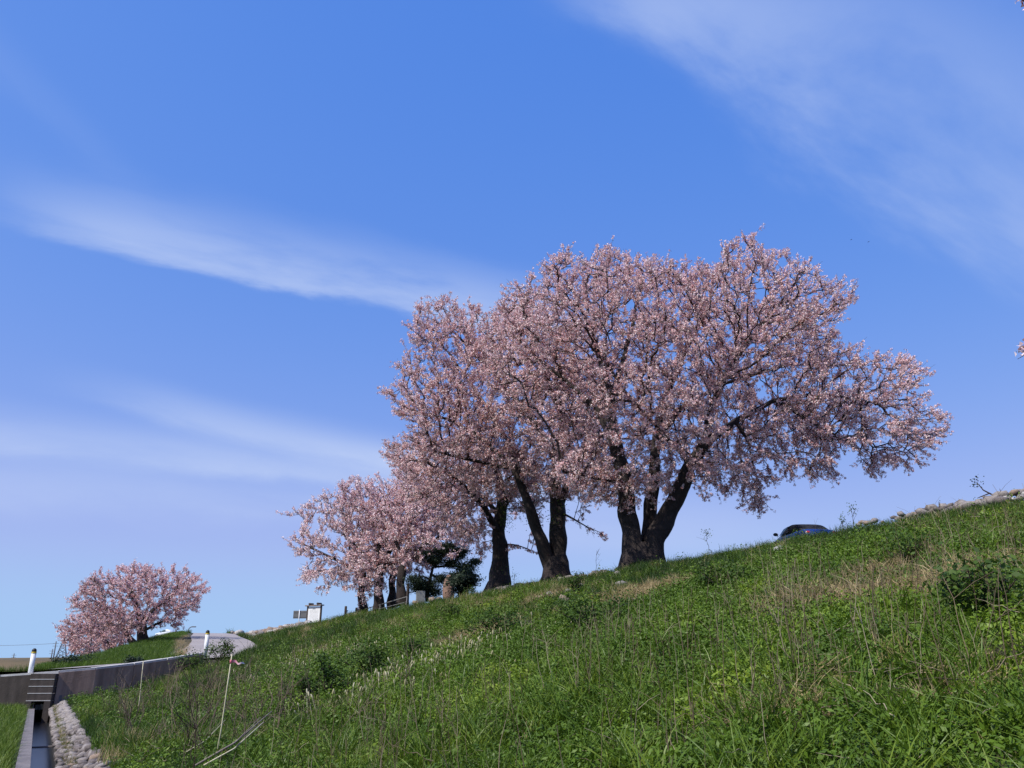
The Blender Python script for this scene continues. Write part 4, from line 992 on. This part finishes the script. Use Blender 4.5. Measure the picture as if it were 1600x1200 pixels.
# ------------------------------------------------------------------ bushes and single plants
def bush(name, label, base, rx, h, nleaf, size, m, seed, stems=7, cat='bush', aspect=.6, dome=True, group=None):
    g = np.random.default_rng(seed); root = empty(name, tuple(base)); tag(root, label, cat, group)
    tb = Tubes(); tips = []
    for _ in range(stems):
        a = g.uniform(0, 6.28); r_ = rx * g.uniform(.2, .95); hh = h * g.uniform(.6, 1.0) * (1 - .3 * (r_ / rx) ** 2)
        P_ = np.stack([[0, 0, -.05], [math.cos(a) * r_ * .4, math.sin(a) * r_ * .4, hh * .5], [math.cos(a) * r_ * .85, math.sin(a) * r_ * .85, hh]]) + np.r_[[[0, 0, 0]], g.normal(size=(2, 3)) * .03]
        tb.add(P_, np.array([.014, .010, .004]) * max(1, h), 5); tips.append(P_)
        for _ in range(3):
            t = g.uniform(.4, .95); q = P_[1] + (P_[2] - P_[1]) * t; v = unit(g.normal(size=3) + np.array([0, 0, .6])) * h * .3
            Q = np.stack([q, q + v * .5, q + v]); tb.add(Q, np.array([.006, .004, .002]) * max(1, h), 3); tips.append(Q)
    link('stem', tb.mesh('stem'), M['twig'], root)
    ti = g.integers(0, len(tips), nleaf); f = g.uniform(.25, 1.05, nleaf); T3 = np.array(tips)[ti]
    c = np.where(f[:, None] < .5, T3[:, 0] + (T3[:, 1] - T3[:, 0]) * f[:, None] * 2, T3[:, 1] + (T3[:, 2] - T3[:, 1]) * (f[:, None] * 2 - 1)) + g.normal(size=(nleaf, 3)) * rx * .13
    c[:, 2] = np.maximum(c[:, 2], .02)
    V, F = quads(c, size * g.uniform(.6, 1.3, nleaf), g, aspect, unit(c + np.array([0, 0, .4])))
    link('foliage', mesh_np('foliage', V, F, False, g.random(nleaf) * .6 + .4 * np.clip(np.sin(c[:, 0] * 6 + seed) * np.sin(c[:, 2] * 7), 0, 1)), m, root)['kind'] = 'stuff'
    return root
bs = [
    (512, 1098, .62, .75, 1500, .060, 'dark green leafy bush, the fullest on the lower slope', 1), (470, 1108, .38, .5, 700, .055, 'small leafy bush just left of the fullest one', 2),
    (575, 1060, .8, .7, 1300, .065, 'wide bright bush up-slope right of the fullest one', 3), (640, 1036, .6, .5, 800, .06, 'low bush in front of the bare brown patch', 4),
    (790, 1005, 1.0, .65, 1600, .065, 'broad low bush below the bare patch in the middle of the slope', 5), (930, 988, 1.1, .6, 1700, .06, 'long low thicket of bright leaves right of the broad bush', 6),
    (905, 935, .30, .75, 420, .07, 'upright sapling with yellow-green leaves beside the pale stones', 7), (1130, 925, .7, .5, 1000, .06, 'leafy clump under the drooping cherry branch', 8),
    (1540, 985, .6, .55, 1100, .06, 'dark leafy clump near the right edge below the long grass', 9), (735, 935, .5, .6, 600, .06, 'yellow-green weed clump below the dark round bush', 10),
    (985, 885, .5, .45, 600, .05, 'dark tuft at the left root of the largest cherry tree', 11),     (200, 1062, .4, .5, 400, .05, 'weed clump growing against the retaining wall', 13),
    (700, 970, .7, .5, 800, .06, 'grey-green clump left of the bare patch below the trees', 14), (1420, 880, .7, .4, 900, .055, 'low dark clump below the crest cobbles', 15),
]
for x_, y_, rx, h, nl, sz, lab, sd in bs: bush('bush', lab, on_slope(x_, y_), rx, h, nl, sz, M['shrubleaf'], sd, 9, group='bushes on the slope')
for x_, y_, w_, h_, nl, lab, sd in ((346, 1024, .9, 1.0, 1500, 'dark bush just right of the farther white post', 71), (292, 1040, 1.4, .8, 1900, 'low weedy bush hiding the upper end of the wall', 72)):
    q = at(x_, y_, 40.2); q.z = max(hz(q.x, q.y), q.z - .35); bush('roadside_bush', lab, q, w_, h_, nl, .08, M['shrubleaf'], sd, 12, group='bushes at the ramp')
q = crest_at(722, 925, 18.9); bush('evergreen_bush', 'dark round evergreen bush in front of the upright boulder', q, 1.05, 1.75, 7000, .13, M['shrubdark'], 41, 16)
for x_, w_, h_, lab, sd in ((120, .8, .5, 'dark green roadside bush left of the mound', 51), (98, .6, .4, 'small roadside bush nearest the brown levee', 52), (205, .4, .3, 'weed on the kerb at the middle of the wall', 53)):
    q = at(x_, 1046 if x_ < 200 else 1041, 45 if x_ < 200 else 40); bush('roadside_bush', lab, q + Vector((0, 0, -.1)), w_ * 1.6, h_ * 1.6, 900, .10, M['shrubdark'], sd, 10, group='bushes behind the wall')
# tall weeds standing against the sky
for x_, h_, lab, sd in ((1108, .95, 'lone thin weed standing against the sky right of the trunks', 61), (1340, .75, 'flowering weed on the crest between car and cobbles', 62), (1322, .5, 'small weed on the crest right of the car', 63), (930, 1.1, 'bare wispy sapling on the crest between two trees', 64), (803, .8, 'leafy sprout beside the bulging trunk', 65), (1478, .4, 'thin grass stem above the cobbles', 66)):
    q = crest_at(x_, 860, 19.1); g = np.random.default_rng(sd); root = empty('weed', tuple(q)); tag(root, lab, 'weed', 'weeds on the crest')
    link('stem', stem_mesh('stem', h_, .009, g, 1, .05, 5), M['twig'], root)
    nl = 4 if sd == 64 else 60 if sd != 66 else 6; c = g.normal(size=(nl, 3)) * np.array([.10, .10, .14]) * h_ + np.array([0, 0, h_ * .85])
    V, F = quads(c, np.full(nl, .05), g, .6); link('leaves', mesh_np('leaves', V, F, False, g.random(nl)), M['shrubleaf'], root)['kind'] = 'stuff'
# a broken branch lying on the cobbles at the right
q = crest_at(1560, 780, 19.2); bm = bmesh.new(); add_tube(bm, [(.1, 0, .1), (-.12, 0, .3), (-.3, .03, .42), (-.42, .05, .62)], [.03, .022, .016, .008], 6); add_tube(bm, [(-.18, 0, .34), (-.4, .02, .26), (-.5, 0, .22)], [.015, .012, .006], 5); add_tube(bm, [(.12, 0, .1), (.08, 0, .45)], [.018, .006], 5)
root = empty('broken_branch', tuple(q)); tag(root, 'dark broken branch sticking up from the crest cobbles', 'branch'); link('wood', bm_mesh('wood', bm, True), M['twig'], root)
g = np.random.default_rng(9); c = g.normal(size=(40, 3)) * .07 + np.array([-.42, .05, .62]); V, F = quads(c, np.full(40, .06), g, .6); link('leaves', mesh_np('leaves', V, F, False, g.random(40)), M['shrubdark'], root)['kind'] = 'stuff'

# pine behind the boulder
q = crest_at(672, 935, 20.6); dp = q.y
pt = empty('pine_tree', tuple(q)); tag(pt, 'small dark crooked pine standing behind the boulder', 'tree')
def lp_(x, y, o_=0): return np.array(at(x, y, dp + o_)) - np.array(q)
tb = Tubes()
arms = [[lp_(668, 940), lp_(667, 925), lp_(672, 905), lp_(676, 888), lp_(690, 872), lp_(702, 855)], [lp_(672, 905), lp_(660, 900, -.6), lp_(648, 905, -.8)], [lp_(678, 886), lp_(705, 884, .4), lp_(728, 888, .2), lp_(745, 876, .2)], [lp_(674, 898), lp_(690, 905, -.5), lp_(712, 905, -.6)], [lp_(690, 872), lp_(678, 862, -.4), lp_(664, 866, -.5)]]
for i, a_ in enumerate(arms): tb.add(np.array(a_), np.linspace(.17 if i == 0 else .08, .03, len(a_)), 7)
link('trunk', tb.mesh('trunk'), M['bark'], pt)
pads = [(702, 855, .9, 0), (690, 862, 1.0, .3), (680, 876, .8, -.3), (664, 868, .8, -.5), (716, 868, .8, .3), (705, 880, .9, .4), (728, 886, .9, .2), (742, 878, .6, .2), (648, 906, .9, -.8), (668, 915, 1.2, .3), (655, 918, .9, -.2), (690, 905, .9, -.5), (676, 925, .9, .2), (712, 902, .8, -.6), (722, 860, .6, .2)]
g = np.random.default_rng(17); cs = []
for x_, y_, r_, o_ in pads:
    n = int(1900 * r_); cs.append(g.normal(size=(n, 3)) * np.array([.34, .34, .19]) * r_ + lp_(x_, y_, o_))
c = np.concatenate(cs); V, F = quads(c, np.full(len(c), .17), g, .22, np.tile([0, 0, .2], (len(c), 1))); link('needles', mesh_np('needles', V, F, False, g.random(len(c))), M['pine'], pt)['kind'] = 'stuff'

# ------------------------------------------------------------------ monument stones
def boulder(name, label, base, size, m, seed, cat='boulder'):
    bm = bmesh.new(); bmesh.ops.create_icosphere(bm, subdivisions=4, radius=1); off = Vector((seed, seed * .7, 2))
    for v in bm.verts:
        k = 1 + .10 * noise.noise(v.co * 1.4 + off) + .04 * noise.noise(v.co * 4 + off); taper = 1 - .18 * v.co.z; v.co = Vector((v.co.x * size[0] * taper, v.co.y * size[1] * taper, (v.co.z + .85) * size[2])) * k
    return tag(link(name, bm_mesh(name, bm, True), m, None, base), label, cat)
d_ = crest_at(701, 925, 19.9).y; pxm = d_ / FPX
boulder('boulder', 'tall rounded brown boulder set upright as a monument', crest_at(701, 925, 19.9), (15 * pxm * .62, .40, 22 * pxm), M['monument'], 3.3)
q = crest_at(657, 932, 19.7); pxm = q.y / FPX
root = empty('stone_marker', tuple(q), R(12)); tag(root, 'square grey granite block standing left of the boulder', 'stone marker')
box_obj('block', (0, 0, .55), (.55, .42, .95), M['granite'], root, bevel=.03); box_obj('plinth', (0, 0, .04), (.8, .62, .16), M['granite'], root, bevel=.03)
for x_, sz, mk, lab in ((676, .75, 'stone_warm', 'tan rock at the foot of the boulder'), (686, .6, 'stone_warm', 'smaller tan rock tight against the boulder'), (651, .6, 'stone_warm', 'brown rock at the foot of the granite block'), (634, .4, 'stone_warm', 'low brown rock right of the far row of trunks')):
    tag(put_stone(crest_at(x_, 932, 18.9) + Vector((0, 0, .26)), sz, None, rnd.choice(SM[mk]), 'rock'), lab, 'rock', 'rocks by the monument')

# ------------------------------------------------------------------ notice board, road sign, railing, posts
q = crest_at(490, 970, 18.6); pxm = q.y / FPX; nb_ = empty('notice_board', tuple(q), R(-33)); tag(nb_, 'white notice board under a small wooden roof on the crest', 'notice board')
BW = 1.5
box_obj('panel', (0, 0, .82), (BW, .05, 1.50), M['white'], nb_, bevel=.01)
for sx in (-1, 1): box_obj('post', (sx * (BW / 2 + .07), .0, .75), (.13, .13, 1.75), M['wood_dark'], nb_, bevel=.01)
box_obj('roof', (0, -.02, 1.68), (BW + .5, .40, .10), M['wood'], nb_, bevel=.02)
for sx in (-.28, .38): tube_obj('ridge_log', [(sx * BW, -.28, 1.815), (sx * BW, .22, 1.815)], .085, M['wood_dark'], nb_, 10)
for r_ in range(9):                # faint rows of small grey writing
    zz = 1.38 - r_ * .105
    if r_ == 0:
        bm = bmesh.new(); add_box(bm, (-.02, -.0285, zz), (.36, .004, .055)); link('heading_line', bm_mesh('heading_line', bm), M['granite'], nb_); continue
    bm = bmesh.new(); xx = -.52
    while xx < .5:
        w_ = rnd.uniform(.03, .13); add_box(bm, (xx + w_ / 2, -.0275, zz), (w_, .004, .022)); xx += w_ + rnd.uniform(.02, .05)
    link('text_line', bm_mesh('text_line', bm), M['granite'], nb_)
q = crest_at(467, 968, 18.8); rs = empty('road_sign', tuple(q), R(-8)); tag(rs, 'dark back of a rectangular road sign on a white pole', 'sign')
tube_obj('pole', [(0, 0, -.2), (0, 0, 1.62)], .045, M['white'], rs); box_obj('panel', (.06, .06, 1.18), (1.35, .03, .72), M['grey_metal'], rs, bevel=.006)
for z_ in (.98, 1.38): box_obj('rib', (.06, .033, z_), (1.3, .022, .05), M['grey_metal'], rs, bevel=.004)
hr = empty('handrail', tuple(crest_at(580, 950, 18.6))); tag(hr, 'thin metal handrail sloping along the crest below the slender trunks', 'handrail')
r0 = crest_at(636, 930, 18.5) + Vector((0, 0, .78)); r1 = crest_at(526, 960, 18.3) + Vector((0, 0, .30))
keep(tube_obj('rail', [r0, (r0 + r1) / 2, r1], .035, M['rail']), hr); lo = Vector((0, 0, -.32)); keep(tube_obj('rail', [r0 + lo, (r0 + r1) / 2 + lo * .8, r1 + lo * .6], .028, M['rail']), hr)
for f in (0, .33, .66, 1): 
    a_ = r0.lerp(r1, f); keep(tube_obj('rail_post', [(a_.x, a_.y, hz(a_.x, a_.y) - .2), (a_.x, a_.y, a_.z)], .03, M['rail']), hr)
for x_, h_, lab in ((540, 1.05, 'dark wooden post at the lower end of the handrail'), (557, .75, 'short dark post just right of the lowest wooden post'), (636, 1.6, 'slanted wooden post at the upper end of the handrail')):
    q = crest_at(x_, 955, 19.0); t_ = empty('wooden_post', tuple(q)); tag(t_, lab, 'post', 'posts along the handrail')
    bm = bmesh.new(); add_tube(bm, [(0, 0, -.2), (.0, 0, h_ - .08), (0, 0, h_)], [.10, .10, .085], 10); link('shaft', bm_mesh('shaft', bm, True), M['wood_dark'], t_)
    bm = bmesh.new(); add_tube(bm, [(0, 0, h_ * .62), (.2, 0, h_ * .66)], [.045, .04], 8); link('peg', bm_mesh('peg', bm, True), M['wood_dark'], t_)
# white guide posts on the wall
for px_, y0, y1, d_, lab in ((47.5, 1051, 1013, 36.2, 'white guide post with black cap standing on the wall above the canal'), (321, 1019.5, 984.5, 41.6, 'white guide post farther up the ramp beside the dark bush')):
    q = at(px_, y0, d_); h_ = at(px_, y1, d_).z - q.z; t_ = empty('guide_post', tuple(q)); tag(t_, lab, 'post', 'white guide posts'); rr = .095
    tube_obj('shaft', [(0, 0, -.25), (0, 0, h_ - .20)], rr, M['white'], t_, 14); tube_obj('reflector_band', [(0, 0, h_ - .20), (0, 0, h_ - .14)], rr * 1.05, M['yellow'], t_, 14)
    tube_obj('cap', [(0, 0, h_ - .14), (0, 0, h_ - .05), (0, 0, h_)], [rr * .98, rr * .9, rr * .35], M['black'], t_, 14)

# ------------------------------------------------------------------ stakes and fallen reeds in the foreground
def stake(px0, px1, d_, rad, lab, ribbon):
    a_ = on_slope(*px0); b_ = at(px1[0], px1[1], a_.y + .05); t_ = empty('stake', tuple(a_)); tag(t_, lab, 'stake', 'thin stakes on the slope'); v = b_ - a_
    tube_obj('cane', [tuple(v * -.1), tuple(v * .35 + Vector((.012, 0, 0))), tuple(v * .7 + Vector((.004, 0, 0))), tuple(v)], [rad, rad, rad * .95, rad * .85], M['bamboo'], t_, 8)
    if ribbon:
        k = v * .93; n = 12; V, F = [], []
        for i in range(n + 1):
            f = i / n; V += [tuple(k + Vector((.02 + .15 * f, .02 * math.sin(f * 7), -.03 * f + .012 * math.sin(f * 9) + w_))) for w_ in (-.016 * (1 - .5 * f), .016 * (1 - .5 * f))]
        F = [(2 * i, 2 * i + 1, 2 * i + 3, 2 * i + 2) for i in range(n)]; link('ribbon', mesh_np('ribbon', V, F, True, np.linspace(0, 1, n)), M['ribbon'], t_)
        bm = bmesh.new(); add_tube(bm, [tuple(k + Vector((0, 0, -.022))), tuple(k + Vector((0, 0, .022)))], rad * 1.7, 8); me = bm_mesh('knot', bm, True); a = me.attributes.new('tint', 'FLOAT', 'FACE'); link('knot', me, M['ribbon'], t_)
stake((335, 1197), (362.5, 1022), 10, .008, 'pale cane stake with a pink ribbon at the lower left', True)
stake((214, 1122), (224, 1033), 20, .010, 'pale cane stake without ribbon nearer the wall', False)
for (x0, y0), (x1, y1), rad, lab in (((305, 1199), (425, 1111), .012, 'thick dry reed lying slanted beside the ribboned stake'), ((318, 1199), (412, 1128), .009, 'thinner dry reed just under the slanted one'), ((290, 1178), (352, 1125), .006, 'pale bent reed reaching left of the ribboned stake'), ((258, 1136), (340, 1104), .006, 'thin arching reed above the pale bent one')):
    a_ = on_slope(x0, y0); a_ = at(x0, y0, a_.y - 1.0); b_ = at(x1, y1, a_.y + .6); m_ = (a_ + b_) / 2 + Vector((0, 0, -.05)); t_ = empty('fallen_reed', tuple(a_)); tag(t_, lab, 'reed', 'fallen reeds')
    tube_obj('stalk', [tuple(a_ - a_ + Vector((0, 0, .02))), tuple(m_ - a_), tuple(b_ - a_)], [rad, rad * .9, rad * .5], M['bamboo'] if rad < .01 else M['wood'], t_, 6)
    e_ = m_ - a_; tube_obj('side_shoot', [tuple(e_), tuple(e_ + (b_ - a_) * .3 + Vector((.03, 0, .10)))], [rad * .5, rad * .25], M['wood'], t_, 5)
q = on_slope(344, 1193); bm = bmesh.new(); add_tube(bm, [(0, 0, -.03), (0, 0, .06), (.01, 0, .12), (.01, 0, .135)], [.05, .062, .06, .045], 12); 
for v in bm.verts: v.co += noise.noise_vector(v.co * 18) * .012
o = link('clay_pot', bm_mesh('clay_pot', bm, True), M['rust'], None, q + Vector((.02, 0, .02))); tag(o, 'small red-brown clay lump at the foot of the ribboned stake', 'clay lump')

# ------------------------------------------------------------------ cars
def loft(secs, name, k=20):
    """secs: (x, half width, z bottom, z top, squareness)"""
    V, F = [], []
    for x_, hw, z0, z1, e in secs:
        for i in range(k):
            t = 2 * math.pi * i / k; c_, s2 = math.cos(t), math.sin(t)
            V.append((x_, hw * math.copysign(abs(c_) ** e, c_), (z0 + z1) / 2 + (z1 - z0) / 2 * math.copysign(abs(s2) ** e, s2)))
    n = len(secs)
    for i in range(n - 1):
        for j in range(k): F.append((i * k + j, i * k + (j + 1) % k, (i + 1) * k + (j + 1) % k, (i + 1) * k + j))
    me = bpy.data.meshes.new(name); me.from_pydata(V, [], F + [tuple(range(k))[::-1], tuple(range((n - 1) * k, n * k))]); me.update()
    for p in me.polygons: p.use_smooth = True
    return me
def car(name, label, loc, heading, paint, top, roofh):
    t_ = empty(name, tuple(loc), heading); tag(t_, label, 'car')
    link('body', loft([(-1.66, .50, .42, .70, .5), (-1.62, .64, .30, .80, .5), (-1.35, .72, .22, .87, .45), (-.8, .735, .20, .88, .42), (0, .735, .20, .86, .42), (.6, .735, .20, .84, .42), (1.15, .72, .22, .76, .45), (1.52, .64, .28, .66, .5), (1.64, .50, .36, .56, .5)], 'body'), paint, t_)
    link('soft_top', loft([(-1.30, .50, .72, .87, .6), (-1.05, .60, .72, .80 + (roofh - .85) * .55, .6), (-.75, .62, .72, roofh - .06, .55), (-.35, .62, .72, roofh, .5), (.0, .61, .72, roofh - .02, .5), (.22, .59, .72, roofh - .10, .5)], 'soft_top'), top, t_)
    link('windscreen', loft([(.22, .585, .72, roofh - .115, .5), (.45, .60, .72, roofh - .22, .5), (.78, .62, .72, .83, .6)], 'windscreen'), M['carglass'], t_)
    for sy in (-1, 1):
        bm = bmesh.new(); pts = [(-.30, .635, .90), (.30, .655, .87), (.52, .645, .87), (.16, .605, roofh - .12), (-.25, .607, roofh - .08)]
        vs = [bm.verts.new((a, sy * (b_ + .012), c_)) for a, b_, c_ in pts]; bm.faces.new(vs if sy > 0 else vs[::-1]); r = bmesh.ops.solidify(bm, geom=bm.faces[:], thickness=.014)
        link('side_window', bm_mesh('side_window', bm), M['carglass'], t_)
        bm = bmesh.new(); bmesh.ops.create_uvsphere(bm, u_segments=12, v_segments=8, radius=1, matrix=Matrix.Translation((.52, sy * .80, .92)) @ Matrix.Diagonal((.07, .10, .065, 1))); add_tube(bm, [(.52, sy * .70, .86), (.52, sy * .78, .9)], .02, 6); link('mirror', bm_mesh('mirror', bm, True), M['black'], t_)
        bm = bmesh.new(); bmesh.ops.create_uvsphere(bm, u_segments=12, v_segments=8, radius=1, matrix=Matrix.Translation((-1.57, sy * .50, .70)) @ Matrix.Diagonal((.09, .12, .07, 1))); link('tail_light', bm_mesh('tail_light', bm, True), M['taillight'], t_)
        bm = bmesh.new(); bmesh.ops.create_uvsphere(bm, u_segments=12, v_segments=8, radius=1, matrix=Matrix.Translation((1.50, sy * .46, .62)) @ Matrix.Diagonal((.12, .12, .06, 1))); link('headlight', bm_mesh('headlight', bm, True), M['white'], t_)
        for wx in (-1.02, 1.08):
            w_ = empty('wheel', (wx, sy * .66, .27)); w_.parent = t_
            bm = bmesh.new(); add_tube(bm, [(0, -.085, 0), (0, -.075, 0), (0, .075, 0), (0, .085, 0)], [.23, .27, .27, .23], 20); link('tyre', bm_mesh('tyre', bm, True), M['rubber'], w_)
            bm = bmesh.new(); add_tube(bm, [(0, -.092, 0), (0, .092, 0)], .17, 14); link('rim', bm_mesh('rim', bm, True), M['rim'], w_)
    box_obj('rear_window', (-1.0, 0, .985), (.16, .7, .012), M['carglass'], t_, rot=Matrix.Rotation(R(-38), 3, 'Y'), bevel=.004)
    box_obj('number_plate', (-1.672, 0, .50), (.012, .33, .165), M['white'], t_, bevel=.004)
    return t_
q = crest_at(1252, 838, 24.6) + Vector((0, 0, .11)); car('blue_car', 'small blue car with a black soft top parked on the crest', q, math.atan2(math.cos(R(-7)), math.sin(R(-7))), M['carpaint'], M['softtop'], 1.20)
q = at(260, 992.5, 128); q.z -= .4; car('white_car', 'white car far away behind the mound under the cherry tree', q, R(160), M['whitecar'], M['whitecar'], 1.25)
# lamp at the brow of the ramp
q = at(294, 990.5, 112); t_ = empty('street_lamp', tuple(q)); t_.scale = (1.5, 1.5, 1.5); tag(t_, 'short curved lamp post at the brow of the ramp road', 'street lamp')
tube_obj('pole', [(0, 0, -.6), (0, 0, .42), (.12, 0, .55), (.3, 0, .6)], .04, M['pole'], t_, 8); box_obj('lamp_head', (.42, 0, .59), (.34, .16, .09), M['pole'], t_, bevel=.02)

# ------------------------------------------------------------------ far away: levee, poles, pylon, birds
V, F = [], []; n = 60
for i in range(n + 1):
    x_ = -620 + i * 16; b_ = 3.3 + .25 * math.sin(i * .7)
    for yo, z_ in ((-26, GZ), (-6, b_ + EYE - .4), (0, b_ + EYE), (8, b_ + EYE), (30, GZ)): V.append((x_, 360 + yo + .04 * x_, z_))
F = [(i * 5 + j, i * 5 + j + 1, (i + 1) * 5 + j + 1, (i + 1) * 5 + j) for i in range(n) for j in range(4)]
tag(link('far_levee', mesh_np('far_levee', V, F, True), M['farlevee']), 'long brown levee closing the horizon at the far left', 'levee', kind='structure')
def pole(px_, y0, y1, d_, lab):
    q = at(px_, y0, d_); h_ = at(px_, y1, d_).z - q.z; t_ = empty('utility_pole', tuple(q)); tag(t_, lab, 'utility pole', 'utility poles on the horizon')
    tube_obj('shaft', [(0, 0, -4), (0, 0, h_)], [.28, .2], M['pole'], t_, 8)
    for z_ in (.8, 1.8): box_obj('crossarm', (0, 0, h_ - z_), (2.2, .14, .14), M['pole'], t_, bevel=.01)
    return Vector((q.x, q.y, q.z + h_))
tp = pole(83.5, 1028, 1002, 340, 'tallest utility pole on the horizon beside the pylon'); tq = pole(21, 1028, 1021, 420, 'tiny utility pole on the horizon left of the white post'); tr = pole(80, 1028, 1014, 350, 'short utility pole just left of the tallest one')
for i, (zo, lab) in enumerate(((-.8, 'upper power line running left from the tallest pole'), (-7.0, 'lower power line running left from the tallest pole'))):
    e_ = at(-190, 1002 + 12 * i, 350); pts = [tuple(Vector((tp.x, tp.y, tp.z + zo)).lerp(e_, f) - Vector((0, 0, 5 * f * (1 - f)))) for f in np.linspace(0, 1, 14)]
    bm = bmesh.new(); add_tube(bm, pts, .055, 4); tag(link('power_line', bm_mesh('power_line', bm), M['pole']), lab, 'power line')
q = at(95.5, 1028, 420); h_ = at(95.5, 1000, 420).z - q.z; t_ = empty('pylon', tuple(q), R(20)); tag(t_, 'small lattice pylon on the horizon beside the cherry tree', 'pylon')
W = lambda z: 1.9 * (1 - z / h_) + .35
lv = [h_ * f for f in (0, .25, .45, .62, .78, .9, 1)]
for sx in (-1, 1):
    for sy in (-1, 1): tube_obj('leg', [(sx * W(-3), sy * W(-3), -3), (sx * W(h_), sy * W(h_), h_)], .13, M['steel'], t_, 4)
for z0, z1 in zip(lv[:-1], lv[1:]):
    bm = bmesh.new()
    for a_, b_ in (((-1, -1), (1, -1)), ((1, -1), (1, 1)), ((1, 1), (-1, 1)), ((-1, 1), (-1, -1))):
        for c_, e_ in ((a_, b_), (b_, a_)): add_tube(bm, [(c_[0] * W(z0), c_[1] * W(z0), z0), (e_[0] * W(z1), e_[1] * W(z1), z1)], .07, 4)
    link('brace', bm_mesh('brace', bm), M['steel'], t_)
for z_ in (.66, .8, .93): box_obj('crossarm', (0, 0, h_ * z_), (4.6 - z_ * 2, .2, .2), M['steel'], t_, bevel=.01)
for x_, y_, lab in ((1330, 374.5, 'tiny dark bird in the sky, left of the two'), (1357, 378, 'tiny dark bird in the sky, right of the two')):
    t_ = empty('bird', tuple(at(x_, y_, 75)), R(30)); t_.scale = (.55, .55, .55); tag(t_, lab, 'bird', 'birds in the sky')
    link('body', loft([(-.15, .01, -.01, .01, 1), (-.08, .035, -.03, .03, 1), (.0, .045, -.04, .04, 1), (.07, .035, -.03, .035, 1), (.11, .028, -.01, .035, 1), (.15, .004, .008, .016, 1)], 'body', 10), M['bird'], t_)
    for sy in (-1, 1):
        bm = bmesh.new(); vs = [bm.verts.new(v) for v in ((.06, sy * .03, .01), (.05, sy * .16, .05), (-.03, sy * .28, .03), (-.05, sy * .14, .04), (-.05, sy * .03, .01))]; bm.faces.new(vs); bmesh.ops.solidify(bm, geom=bm.faces[:], thickness=.008); link('wing', bm_mesh('wing', bm), M['bird'], t_)
